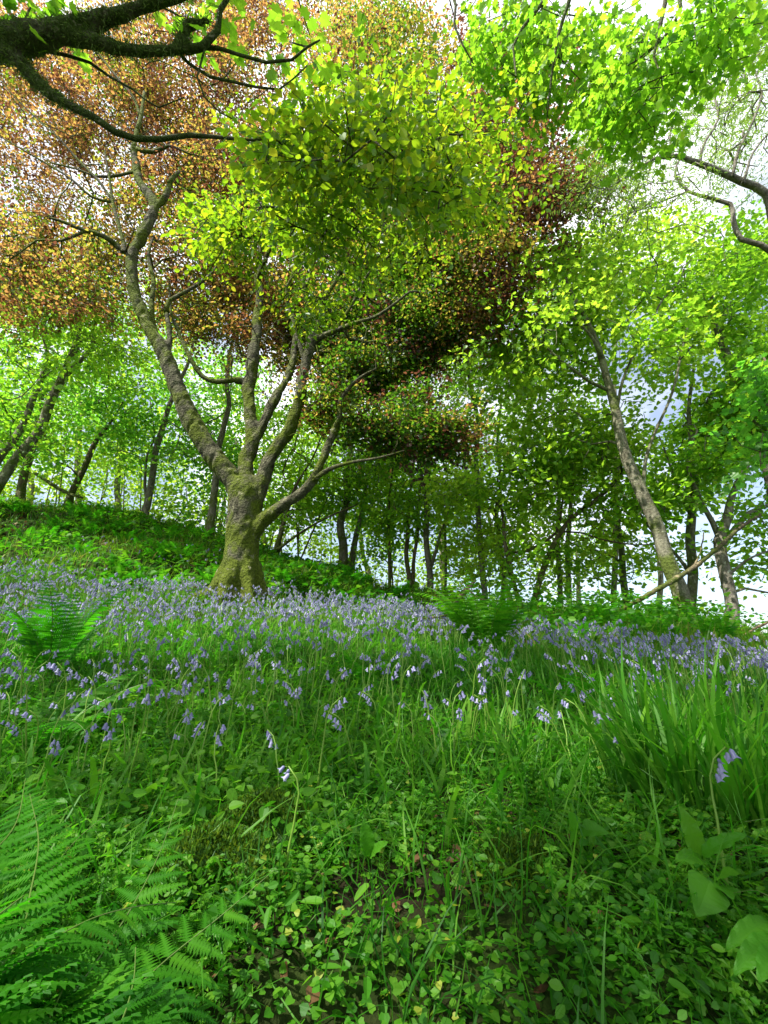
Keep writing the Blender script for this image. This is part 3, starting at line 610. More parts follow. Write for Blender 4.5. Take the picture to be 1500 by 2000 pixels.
    T('woodland_tree', 'pale grey forked trunk on the crest where the mound meets the bluebells', 111,
      [PP([(838, 1172, 24), (837, 1120, 19), (832, 1080, 18), (829, 1030, 17), (832, 950, 16), (838, 880, 14), (842, 800, 11), (838, 720, 8), (845, 640, 5)], 11.8),
       PP([(840, 1105, 12), (850, 1070, 10), (858, 1040, 8), (872, 1000, 6), (885, 960, 3)], 11.8)],
      [(830, 720, 100, 90, 12, 16, 110), (860, 980, 70, 60, 11.5, 14, 40), (800, 790, 70, 50, 12, 14, 28)], 'lime', 'ash_bark', tint=.75, size=.085)
    T('woodland_tree', 'thin straight stem just right of the pale forked trunk', 112,
      [PP([(871, 1172, 9), (871, 1110, 8), (868, 1040, 7), (872, 960, 5), (880, 880, 3)], 13)], [(880, 1040, 60, 60, 12.5, 15, 36), (900, 1110, 50, 40, 12.5, 15, 24)], 'lime', 'grey_bark', tint=.6)
    T('woodland_tree', 'tall slender trunk with a bare fork near its pale leafy top, mid right', 113,
      [PP([(946, 1185, 20), (940, 1120, 18), (934, 1050, 16), (931, 980, 15), (930, 900, 14), (934, 825, 13), (924, 770, 12), (915, 700, 9), (912, 640, 6), (900, 560, 4)], 11),
       PP([(934, 825, 10), (950, 790, 9), (972, 760, 6), (985, 700, 4)], 11), PP([(970, 1000, 8), (976, 930, 8), (972, 860, 7), (980, 790, 6), (978, 740, 4)], 11.4)],
      [(900, 680, 90, 80, 10.5, 13.5, 120), (960, 720, 70, 70, 10.5, 13, 70), (880, 760, 60, 50, 11, 13, 40)], 'pale', 'ash_bark', tint=.35, size=.075, per=18)
    T('woodland_tree', 'green leafy tree filling the space under the pale slender one', 114,
      [PP([(978, 1190, 16), (985, 1130, 15), (978, 1060, 14), (972, 1000, 12), (985, 930, 9), (1000, 860, 6)], 12)],
      [(960, 990, 110, 70, 11, 14, 80), (1000, 900, 120, 70, 11, 14, 80), (930, 1070, 80, 60, 9.5, 13, 50), (1040, 1060, 90, 60, 9.5, 13, 40), (900, 960, 80, 60, 9.5, 11.5, 50)], 'lime', 'grey_bark', tint=.8)
    T('woodland_tree', 'brown crooked tree with an elbow branch bending out to the right', 115,
      [PP([(1022, 1196, 17), (1008, 1160, 14), (998, 1120, 13), (992, 1080, 12), (1030, 1076, 10), (1062, 1060, 9), (1088, 1038, 8), (1097, 985, 6), (1105, 940, 5), (1120, 900, 3)], 9.4),
       PP([(994, 1110, 12), (986, 1070, 11), (982, 1020, 9), (976, 960, 6)], 9.4), PP([(1088, 1038, 6), (1130, 1040, 5), (1180, 1055, 5), (1240, 1064, 4), (1298, 1062, 3)], [9.4, 9.2, 8.9, 8.6, 8.3])],
      [(1080, 900, 110, 60, 8.2, 10, 60), (990, 960, 80, 60, 8.6, 10, 40), (1040, 1100, 80, 50, 8.4, 9.6, 20)], 'lime', 'brown_bark', tint=.5)
    T('woodland_tree', 'brown tree leaning right whose long branch meets the leaning sycamore', 116,
      [PP([(1042, 1200, 22), (1052, 1150, 19), (1068, 1095, 17), (1090, 1045, 15), (1115, 1010, 13), (1150, 985, 12), (1185, 955, 11), (1212, 925, 9), (1230, 905, 7), (1260, 860, 4)], 9.2)],
      [(1120, 940, 120, 70, 8, 10.5, 75), (1200, 860, 100, 60, 8, 10, 60), (1160, 1060, 90, 60, 8.4, 10, 26)], 'lime', 'brown_bark', tint=.8)
    T('woodland_tree', 'grey upright trunk, left-hand one of the pair right of the crooked tree', 117,
      [PP([(1096, 1200, 17), (1094, 1140, 15), (1092, 1080, 14), (1094, 1000, 12), (1098, 900, 9), (1090, 800, 6)], 11.2)],
      [(1080, 1010, 90, 60, 11, 14, 30), (1060, 800, 110, 80, 10, 13, 60)], 'lime', 'ash_bark', tint=.7)
    T('woodland_tree', 'grey upright trunk, right-hand one of the pair right of the crooked tree', 118,
      [PP([(1114, 1200, 16), (1112, 1140, 15), (1108, 1080, 14), (1114, 1000, 12), (1125, 900, 9), (1130, 800, 5)], 11.6)],
      [(1150, 1060, 80, 60, 11, 14, 24), (1150, 990, 100, 60, 11, 14, 30)], 'lime', 'ash_bark', tint=.7)
    T('woodland_tree', 'mossy grey trunk standing in the sky gap left of the leaning sycamore', 119,
      [PP([(1228, 1215, 24), (1220, 1150, 20), (1214, 1090, 18), (1206, 1030, 15), (1204, 960, 12), (1210, 860, 8)], 10.6),
       PP([(1214, 1100, 8), (1180, 1080, 6), (1140, 1072, 5), (1110, 1060, 3)], 10.6), PP([(1218, 1140, 7), (1190, 1120, 5), (1160, 1130, 4), (1120, 1125, 2)], 10.6)],
      [(1180, 1110, 100, 40, 9, 11.5, 24), (1220, 970, 100, 60, 9, 12, 50), (1270, 1070, 80, 60, 8.6, 11, 18)], 'lime', 'grey_bark', tint=.5)
    # the big leaning sycamore
    T('sycamore_tree', 'tall smooth grey-brown trunk leaning left at the right, with a broad bright green crown', 120,
      [PP([(1352, 1232, 66), (1340, 1195, 52), (1325, 1150, 46), (1305, 1095, 42), (1286, 1035, 39), (1268, 980, 37), (1248, 920, 34), (1232, 865, 31), (1215, 805, 27), (1200, 755, 23), (1182, 700, 19), (1160, 655, 16), (1138, 610, 13), (1112, 560, 10), (1090, 500, 7)], 7.3),
       PP([(1200, 760, 12), (1160, 742, 9), (1130, 720, 8), (1090, 690, 6), (1040, 650, 4)], [7.3, 7.2, 7.1, 7.0, 6.9]), PP([(1215, 800, 10), (1225, 740, 8), (1250, 680, 6), (1290, 600, 5), (1340, 520, 4)], [7.3, 7.3, 7.4, 7.5, 7.6]),
       PP([(1265, 965, 12), (1275, 900, 10), (1300, 830, 8), (1330, 740, 7), (1345, 640, 5)], [7.3, 7.2, 7.1, 7.0, 7]), PP([(1180, 690, 10), (1150, 650, 8), (1080, 590, 7), (1020, 560, 5), (990, 530, 3)], 7.2)],
      [(1180, 590, 210, 120, 7.3, 10, 200), (1100, 500, 140, 80, 6.8, 9, 80), (1300, 540, 150, 110, 6.6, 9.5, 110), (1090, 730, 190, 90, 7.6, 9.6, 120), (1010, 690, 120, 100, 7.0, 9, 90), (1050, 840, 140, 60, 7.4, 9.2, 60), (1350, 720, 120, 90, 7.6, 9.4, 70), (1180, 880, 120, 50, 8.2, 9.6, 34), (1080, 610, 110, 60, 6.2, 7.2, 30), (1290, 640, 90, 50, 6.2, 7.2, 24)],
      'lime', 'grey_bark', tint=.68, size=.10, per=21, tm=T_SYC)
    T('woodland_tree', 'upright mossy trunk standing close behind the leaning sycamore', 121,
      [PP([(1345, 1236, 34), (1350, 1180, 29), (1352, 1120, 27), (1352, 1060, 26), (1356, 1000, 23), (1362, 920, 18), (1350, 820, 12), (1360, 720, 8)], 9),
       PP([(1350, 1130, 12), (1320, 1080, 9), (1280, 1040, 7), (1245, 985, 5), (1230, 930, 3)], 9.1), PP([(1356, 1010, 12), (1330, 960, 9), (1310, 900, 6), (1290, 850, 3)], 9)],
      [(1340, 900, 110, 70, 8, 10.5, 110), (1400, 800, 110, 90, 8, 10.5, 110), (1300, 970, 80, 50, 7.8, 10, 50)], 'lime', 'grey_bark', tint=.45)
    T('woodland_tree', 'stout sunlit trunk at the right edge of the ridge, forking into long crooked limbs', 122,
      [PP([(1420, 1246, 42), (1418, 1190, 35), (1417, 1140, 33), (1408, 1085, 32), (1406, 1055, 30), (1425, 1010, 24), (1440, 960, 18), (1462, 920, 14), (1500, 860, 9)], 8.2),
       PP([(1408, 1070, 20), (1440, 1030, 17), (1470, 1000, 14), (1510, 985, 11), (1560, 975, 8)], 8.2), PP([(1410, 1060, 18), (1395, 1020, 15), (1370, 960, 12), (1350, 900, 8), (1370, 840, 5)], 8.3),
       PP([(1417, 1160, 10), (1450, 1150, 7), (1500, 1160, 5), (1540, 1150, 3)], 8.2), PP([(1415, 1130, 9), (1450, 1100, 7), (1490, 1080, 5), (1540, 1070, 3)], 8.2)],
      [(1430, 880, 120, 70, 7.6, 10, 90), (1480, 1010, 90, 40, 7.6, 9.5, 30), (1480, 1090, 70, 50, 8, 10, 22), (1500, 800, 80, 110, 7.4, 9.5, 90)], 'lime', 'ash_bark', tint=.4)
    T('ash_tree', 'gnarled pale ash with bare twisting limbs and thin new leaves in the upper right corner', 123,
      [PP([(1690, 1300, 60), (1660, 1100, 50), (1620, 900, 46), (1590, 720, 42), (1560, 560, 38), (1520, 450, 32), (1495, 375, 28), (1450, 352, 25), (1405, 330, 23), (1360, 312, 20), (1322, 300, 16), (1280, 305, 11), (1230, 335, 8), (1185, 365, 5)], [7, 7, 7, 6.9, 6.7, 6.5, 6.3, 6.2, 6.1, 6.0, 5.9, 5.9, 6.0, 6.1]),
       PP([(1530, 500, 24), (1490, 478, 20), (1452, 468, 18), (1436, 430, 17), (1425, 395, 15), (1390, 384, 13), (1345, 370, 11), (1325, 340, 8), (1330, 300, 5)], 6.5),
       PP([(1430, 340, 12), (1450, 290, 10), (1465, 240, 9), (1490, 180, 8), (1478, 130, 6)], 6.1), PP([(1370, 312, 11), (1385, 270, 9), (1400, 230, 8), (1395, 190, 7), (1400, 150, 5)], 6), PP([(1450, 352, 10), (1470, 310, 8), (1500, 260, 7), (1540, 200, 5)], 6.1),
       PP([(1345, 370, 8), (1290, 390, 6), (1240, 410, 5), (1190, 420, 3)], 6.5), PP([(1320, 300, 7), (1310, 230, 6), (1330, 160, 4), (1380, 110, 3)], 6), PP([(1300, 305, 8), (1250, 300, 6), (1220, 270, 4), (1190, 290, 3)], 6)],
      [(1330, 260, 190, 170, 5.6, 8, 210), (1440, 200, 110, 160, 5.6, 7.5, 130), (1220, 370, 130, 80, 5.8, 7.5, 110), (1160, 330, 80, 70, 6, 7.5, 60), (1250, 130, 120, 80, 7, 9, 120), (1450, 60, 90, 90, 6, 8, 100), (1170, 250, 90, 90, 7, 9, 90)], 'pale', 'ash_bark', tint=.3, size=.075, tm=T_LANCE, per=34, rad=.30, flat=.9, rtip=.008, thin=.8)
    T('sycamore_tree', 'pale bare trunk top at the right edge, above the leafy ridge trees', 124,
      [PP([(1560, 1290, 46), (1540, 1150, 38), (1520, 1000, 34), (1490, 880, 30), (1462, 800, 27), (1440, 750, 25), (1418, 690, 22), (1400, 640, 16), (1390, 580, 10), (1400, 500, 6)], 8.6)],
      [(1420, 560, 130, 110, 7.2, 10, 150), (1470, 680, 100, 80, 7.2, 9.5, 80), (1460, 470, 90, 60, 7, 9, 60), (1500, 750, 60, 100, 6.6, 8, 60)], 'lime', 'ash_bark', tint=.5, tm=T_SYC)
    T('woodland_tree', 'dark leafy branches poking in at the right edge beside the ridge', 125,
      [PP([(1640, 1280, 30), (1610, 1150, 26), (1580, 1000, 22), (1550, 860, 16), (1520, 760, 9), (1490, 700, 5)], 6)],
      [(1500, 850, 60, 60, 5.4, 6.4, 34), (1520, 760, 60, 60, 5.4, 6.4, 30)], 'deep', 'brown_bark', tint=.2, tm=T_SYC)
    # behind: taller trees that close the view
    k = 200
    LB = ['green tree filling the gap behind the left slope, above the far left trunks', 'leafy tree seen between the left stems and the left limb of the beech', 'leafy tree seen through the fork of the beech', 'bright tree beyond the crest right of the beech trunk',
          'pale leafy tree top in the gap right of the hanging brown beech tip', 'far green tree behind the crooked brown tree', 'far green tree behind the pair of grey trunks', 'far tree beyond the ridge behind the leaning sycamore', 'bright tree top over the middle of the right-hand wood', 'tall far tree behind the beech crown at the left']
    SP = [(60, 980, 18, [(40, 720, 170, 130), (-60, 850, 150, 100), (120, 860, 140, 80)], 'lime', .5), (230, 1000, 18, [(240, 700, 130, 120), (200, 880, 130, 70), (300, 930, 90, 50)], 'deep', .7), (520, 1070, 18, [(420, 760, 110, 120), (520, 930, 120, 90), (620, 820, 90, 90)], 'deep', .6),
          (720, 1120, 19, [(690, 1000, 90, 70), (760, 900, 100, 70), (640, 900, 80, 60)], 'lime', .55), (870, 1150, 21, [(800, 690, 80, 70), (880, 640, 90, 70), (820, 790, 70, 40)], 'pale', .3), (1000, 1190, 17, [(930, 930, 100, 60), (1000, 1090, 100, 50), (1010, 830, 90, 60)], 'lime', .7),
          (1130, 1200, 17, [(1120, 1080, 110, 60), (1180, 900, 100, 50)], 'lime', .7), (1290, 1220, 15, [(1280, 910, 110, 60), (1360, 950, 80, 40)], 'lime', .6), (1200, 1210, 13, [(1200, 470, 130, 60), (1120, 560, 120, 70), (1290, 450, 110, 60), (1330, 630, 110, 80)], 'lime', .75), (150, 990, 17, [(160, 560, 160, 90), (320, 620, 110, 90), (20, 600, 120, 90)], 'lime', .6)]
    for lb, (bx, by, Y, cr, leaf, ti) in zip(LB, SP):
        k += 1
        cx, cy = cr[0][0], cr[0][1]
        st = PP([(bx, by, 18), (bx * .8 + cx * .2, (by * 2 + cy) / 3 + 20, 15), (bx * .4 + cx * .6, (by + cy * 2) / 3, 10), (cx, cy - 30, 4)], Y)
        T('woodland_tree', lb, k, [st], [(*c, Y - 1.6, Y + 2.2, int(c[2] * c[3] / 165)) for c in cr], leaf, 'grey_bark', tint=ti + .15, size=.125, rad=.66, per=19, step=.6, group=BG)
build_trees()

# ------------------------------------------------------------------ plants on the ground
def hit(px, py, y0=.6, y1=30):
    d = ray(px, py); Y = np.geomspace(y0, y1, 900); k = Y / d[1]
    z = EZ + d[2] * k; h = H(d[0] * k, Y); b = np.where(z <= h)[0]
    i = b[0] if len(b) else int(np.argmin(z - h)); return np.array([d[0] * k[i], Y[i], h[i]])
def scatter(rng, dens, y0, y1, wide=.92, extra=.6, cond=None):
    """random ground points, dens per square metre"""
    A = wide * (y1 ** 2 - y0 ** 2) + 2 * extra * (y1 - y0); n = rng.poisson(A * dens)
    y = rng.uniform(y0, y1, n * 3); hw = wide * y + extra; keep = rng.uniform(0, wide * y1 + extra, n * 3) < hw
    y = y[keep][:n]; x = rng.uniform(-1, 1, len(y)) * (wide * y + extra)
    if cond is not None:
        k = rng.uniform(0, 1, len(x)) < cond(x, y); x, y = x[k], y[k]
    return np.c_[x, y, H(x, y)]
def yaw_frames(rng, m, lean=.15):
    a = rng.uniform(0, 2 * math.pi, m); z = nrm(np.array([0, 0, 1.]) + rng.normal(0, lean, (m, 3)))
    d = np.c_[np.cos(a), np.sin(a), np.zeros(m)]; x = nrm(np.cross(d, z)); y = np.cross(z, x); return x, y, z
def add_grass(mb, rng, p, l0, l1, bends, tint=.5, lean=.2, wid=1.0):
    b = rng.integers(0, len(bends), len(p))
    for k, g in enumerate(bends):
        q = p[b == k]; m = len(q)
        if not m: continue
        x, y, z = yaw_frames(rng, m, lean); s = rng.uniform(l0, l1, m)
        mb.inst(GR[g][0], GR[g][1], q - [0, 0, .01], x, y, z, np.c_[s * wid * rng.uniform(.7, 1.3, m), s, s], np.clip(tint + rng.normal(0, .2, m) + .5 * vnoise(q[:, 0] * 1.3, q[:, 1] * 1.3), 0, 1))
def patchy(f, lo, hi, seed=0.): return lambda x, y: np.clip((vnoise(x * f + seed, y * f + seed * .7) + .5 - lo) / (hi - lo), 0, 1)

def build_understorey():
    rng = np.random.default_rng(87)
    # young growth and leaves between the trunks, beyond the crest
    n = 2300; x = rng.uniform(-20, 11, n); y = rng.uniform(12.5, 24, n); dens = np.interp(x, [-20, -2, 1, 4, 8, 11], [1, 1, .6, .4, .26, .2]); k = rng.uniform(0, 1, n) < dens; x, y = x[k], y[k]; g = H(x, y)
    top = np.interp(x, [-20, -4, 0, 4, 11], [7, 7, 6, 5.5, 4.5]); z = g + rng.uniform(.06, 1, len(x)) ** 1.25 * top; A = np.c_[x, y, z]
    t = [(a, i) for i, a in enumerate(A)]; pos = [a - [rng.normal(0, .3), rng.normal(0, .3), .3] for a in A]; par = list(range(len(A)))
    mb = MB(); sprays(mb, t, [q + rng.normal(0, .5, 3) for q in pos], par, rng, 20, .75, .13, T_HEX, .9, flat=.6)
    r = bpy.data.objects.new('understorey', None); COL.objects.link(r); tag(r, 'mass of bright green young growth between the trunks beyond the crest', 'undergrowth', None, 'stuff')
    st = MB()
    for i in range(0, len(A), 16): st.tube(np.array([[A[i][0] + rng.normal(0, .4), A[i][1], g[i] - .1], [A[i][0] + rng.normal(0, .15), A[i][1], (A[i][2] + g[i]) / 2], A[i]]), [.028, .02, .006], 4)
    mb.build('leaves', M['lime'], r)['kind'] = 'stuff'; st.build('stems', M['brown_bark'], r)['kind'] = 'stuff'
build_understorey()

# ferns -------------------------------------------------------------
def pinna_t(k):
    """one leaflet of a frond: a midrib with k pairs of lobes"""
    v, f = [], []
    for i in range(k):
        t = (i + .5) / k; w = .23 * (1 - t) ** .7 * (1 if i else .8) + .02; a = t * .95; b = a + .78 / k; c = a + .98 / k
        for s in (-1, 1):
            n = len(v); v += [(0, a, -.16 * a * a), (s * w * .55, a + .10 * w, -.16 * a * a + .015), (s * w, c, -.16 * c * c - .02), (s * w * .4, b + .12 / k, -.16 * b * b), (0, b + .2 / k, -.16 * b * b)]
            f.append([n, n + 1, n + 2, n + 3, n + 4] if s > 0 else [n + 4, n + 3, n + 2, n + 1, n])
    n = len(v); v += [(-.018, 0, 0), (.018, 0, 0), (0, 1, -.16)]
    return np.array(v), [np.array(f), np.array([[n, n + 1, n + 2]])]
PIN = {k: pinna_t(k) for k in (4, 7, 12, 15)}
def frond(mb, stalk, path, nh, W, pairs, det, rng, t0=.14, tint=.5, rr=.0028):
    p = catmull(path, np.linalg.norm(path[-1] - path[0]) / 24); n = len(p)
    stalk.tube(p, np.linspace(rr, rr * .25, n), 5 if det > 8 else 3)
    if stalk is not mb: mb.tube(p, np.linspace(rr, rr * .25, n) * .7, 3)
    t = np.linspace(t0, .985, pairs); f = t * (n - 1); i = np.clip(f.astype(int), 0, n - 2); fr = (f - i)[:, None]
    q = p[i] * (1 - fr) + p[i + 1] * fr; tg = nrm(p[i + 1] - p[i]); sd = nrm(np.cross(tg, nh)); up = np.cross(sd, tg)
    w = W * np.where(t < .38, .42 + .58 * (t - t0) / (.38 - t0), np.clip(1 - ((t - .38) / .62) ** 1.35, 0, 1)) + .012 * W
    for s in (-1, 1):
        d = sd * s + tg * (.28 + .5 * t[:, None] ** 3) - up * .12 + rng.normal(0, .06, (pairs, 3)); nn = up + rng.normal(0, .12, (pairs, 3))
        x, y, z = frames(d, nn); wl = w * rng.uniform(.9, 1.08, pairs)
        mb.inst(PIN[det][0], PIN[det][1], q + tg * (s * .15 * W / pairs), x, y, z, np.c_[wl * .62 + W * .16, wl, wl], np.clip(tint + rng.normal(0, .12, pairs), 0, 1))
def fern_paths(rng, base, n, L, up0=.25, arch=1.35, az0=0., spread=2 * math.pi):
    out = []
    for k in range(n):
        az = az0 + spread * (k + rng.uniform(-.3, .3)) / n; l = L * rng.uniform(.75, 1.1); th0 = up0 * rng.uniform(.7, 1.4); th1 = th0 + arch * rng.uniform(.7, 1.2)
        p = [np.array([math.cos(az), math.sin(az), 0]) * .03]; m = 10
        for j in range(m):
            th = th0 + (th1 - th0) * (j / (m - 1)) ** 1.6
            p.append(p[-1] + l / m * np.array([math.cos(az) * math.sin(th), math.sin(az) * math.sin(th), math.cos(th)]))
        nh = np.array([-math.cos(az) * .75, -math.sin(az) * .75, .65]); out.append((np.array(p) + base, nh))
    return out
def fern(label, base, paths, W, pairs, det, rng, group=None, tint=.5, rr=.0028):
    root = empty('fern', base, label, 'fern', group)
    for p, nh in paths:
        a, b = MB(), MB(); frond(a, b, p, nh, W * rng.uniform(.85, 1.1), pairs, det, rng, tint=tint + rng.normal(0, .1), rr=rr)
        fo = a.build('frond', M['fern'], root)
        st = b.build('stalk', M['rachis'], root); st.location = (0, 0, 0); st.parent = fo
    return root
def build_ferns():
    rng = np.random.default_rng(41)
    fp = [[(-80, 2080, .62), (120, 1960, .76), (240, 1800, .90), (310, 1670, 1.03), (348, 1560, 1.15)], [(-120, 1990, .6), (20, 1890, .68), (110, 1830, .76), (190, 1790, .82), (270, 1770, .88), (345, 1762, .95)],
          [(40, 2120, .6), (220, 1970, .72), (330, 1870, .82), (430, 1790, .9), (535, 1700, 1.0)], [(-150, 1900, .65), (-20, 1800, .78), (80, 1720, .9), (150, 1640, 1.02), (215, 1585, 1.12)],
          [(-100, 2000, .66), (30, 1850, .76), (60, 1740, .86), (75, 1640, .98), (58, 1550, 1.1)], [(150, 2150, .6), (240, 2060, .66), (330, 1990, .73), (400, 1930, .8), (450, 1870, .88)],
          [(-40, 2150, .56), (60, 2050, .6), (110, 1960, .68), (140, 1880, .76), (150, 1800, .84)], [(-120, 1780, .85), (-40, 1690, .95), (30, 1610, 1.08), (50, 1520, 1.25)], [(-160, 2080, .55), (-60, 1990, .6), (10, 1960, .64), (90, 1950, .7), (170, 1965, .75)],
          [(60, 2180, .52), (160, 2100, .56), (230, 2010, .62), (260, 1920, .7), (265, 1850, .78)]]
    base = PD(-90, 2150, .66); base[2] = H1(base[0], base[1]); paths = []
    for q in fp:
        pts = np.array([PD(c[0], c[1], c[2] * .80) for c in q]); pts = np.vstack([base + (pts[0] - base) * .12, pts]); paths.append((pts, np.array([-.15, -.55, .8])))
    fern('big soft green fern filling the bottom left corner, its long fronds arching over the bank', base, paths, .13, 22, 12, rng, tint=.45, rr=.0022)
    b = hit(92, 1345); fern('upright fern with arching fronds and brown stalks standing in the bluebells at the left', b, fern_paths(rng, b, 9, .86, .2, 1.0), .14, 24, 12, rng, tint=.5, rr=.004)
    b = hit(40, 1475); fern('lady fern with light arching fronds just below the upright fern at the left', b, fern_paths(rng, b, 6, .62, .7, 1.0, -.5, 2.6), .11, 24, 12, rng, tint=.55)
    b = hit(948, 1296); fern('bright shuttlecock fern standing out of the bluebells right of the beech', b, fern_paths(rng, b, 17, 1.0, .3, 1.1), .18, 22, 12, rng, tint=.75, rr=.004)
    b = hit(560, 1700); fern('tiny fern with short fronds on the mossy bank in the foreground', b, fern_paths(rng, b, 5, .17, .8, .8, .3, 3.0), .035, 18, 7, rng, tint=.65, rr=.0012)
    fp = [[(1720, 1900, .8), (1620, 1760, .82), (1540, 1680, .88), (1470, 1650, .95), (1415, 1672, 1.0)], [(1700, 1950, .72), (1600, 1850, .78), (1540, 1780, .84), (1480, 1740, .9), (1430, 1745, .95)], [(1720, 1880, .85), (1640, 1720, .9), (1570, 1630, .98), (1510, 1600, 1.05), (1455, 1605, 1.1)], [(1740, 2000, .7), (1640, 1930, .72), (1560, 1870, .78), (1500, 1850, .82)]]
    base = PD(1740, 1900, .85); base[2] = H1(base[0], base[1])
    fern('green fern reaching in from the right edge beside the tall grass clump', base, [(np.vstack([base, [PD(c[0], c[1], c[2] * .84) for c in q]]), np.array([.1, -.5, .85])) for q in fp], .09, 26, 15, rng, tint=.45, rr=.0022)
    # smaller ferns: four plants, copied
    def protos(n, L, W, pairs, det, tint, up, arch):
        out = []
        for k in range(n):
            mb = MB(); 
            for p, nh in fern_paths(rng, np.zeros(3), int(rng.integers(6, 10)), L, up, arch): frond(mb, mb, p, nh, W, pairs, det, rng, tint=tint + rng.normal(0, .1), rr=.004)
            out.append(mb)
        return out
    def place(pr, pts, label, group, s0=.7, s1=1.2):
        objs = []
        for i, p in enumerate(pts):
            k = i % len(pr)
            if i < len(pr): o = pr[k].build('fern', M['fern'])
            else: o = objs[k].copy(); COL.objects.link(o)
            o.location = p; o.rotation_euler = (rng.normal(0, .12), rng.normal(0, .12), rng.uniform(0, 6.28)); s = rng.uniform(s0, s1); o.scale = (s, s, s); tag(o, label, 'fern', group); objs.append(o)
    pts = scatter(rng, 1.6, 7.6, 11.6, .95, .3, lambda x, y: (x < -.9) & (np.hypot(x + 2.2, y - 7) > .8)); pts = pts[:70]
    place(protos(4, .55, .12, 18, 7, .6, .45, 1.1), pts, 'small fern on the grassy slope to the left of the beech', 'ferns on the left slope')
    pts = scatter(rng, 1.0, 7.9, 11, .5, .3, lambda x, y: (x > -1.6) & (x < 1.2))[:22]
    place(protos(3, .5, .11, 18, 7, .4, .5, 1.1), pts, 'small dark fern on the mound behind the beech, right of its trunk', 'ferns on the mound')
    pts = np.vstack([scatter(rng, 2.6, 5.2, 7.6, .95, .3, lambda x, y: (x > 2.0) & (x < 5.2))])[:30]
    place(protos(4, .55, .12, 18, 7, .6, .35, 1.1), pts, 'small fern on the ridge at the right, below the leaning sycamore', 'ferns on the right ridge')
    pts = scatter(rng, .7, 2.6, 5.2, .9, .2, lambda x, y: (x < 1.1) & (x > -4))[:16]
    place(protos(3, .42, .09, 20, 7, .5, .6, 1.0), pts, 'low fern half hidden among the bluebell stems', 'ferns among the bluebells', .6, 1.0)
build_ferns()

# bluebells -----------------------------------------------------------
def bell_v(sides=6):
    prof = [(.0014, 0), (.0042, -.003), (.0046, -.011)]; v = []
    for r, z in prof:
        v += [(r * math.cos(2 * math.pi * i / sides), r * math.sin(2 * math.pi * i / sides), z) for i in range(sides)]
    v += [((.0102 if i % 2 == 0 else .0052) * math.cos(2 * math.pi * i / sides), (.0102 if i % 2 == 0 else .0052) * math.sin(2 * math.pi * i / sides), -.0175 if i % 2 == 0 else -.0145) for i in range(sides)]
    f = [[j * sides + i, j * sides + (i + 1) % sides, (j + 1) * sides + (i + 1) % sides, (j + 1) * sides + i] for j in range(3) for i in range(sides)]
    return np.array(v), [np.array(f)]
BELL = bell_v(); BELL4 = bell_v(4)
def bluebell_variant(rng):
    h = rng.uniform(.24, .42); lean = rng.uniform(.02, .09); a = []
    for t in np.linspace(0, 1, 9):
        bend = max(0, t - .7) / .3
        a.append((lean * t + .035 * bend ** 2, rng.normal(0, .002), h * (t - .07 * bend ** 2.5)))
    a = np.array(a); n = int(rng.integers(3, 8)); bells = []
    for k in range(n):
        t = 1 - k * .036 - .01; f = t * 8; i = min(int(f), 7); p = a[i] * (1 - f + i) + a[i + 1] * (f - i)
        az = rng.uniform(-1.1, 1.1); tip = p + np.array([math.cos(az) * .011, math.sin(az) * .013, -.001])
        tl = rng.uniform(.05, .6); axis = nrm(np.array([-math.cos(az) * tl, -math.sin(az) * tl, 1.0])); x = nrm(np.cross([0.2, 1, 0], axis)); bells.append((p, tip, x, np.cross(axis, x), axis, rng.uniform(.75, 1.15), rng.uniform(0, 1)))
    return a, bells
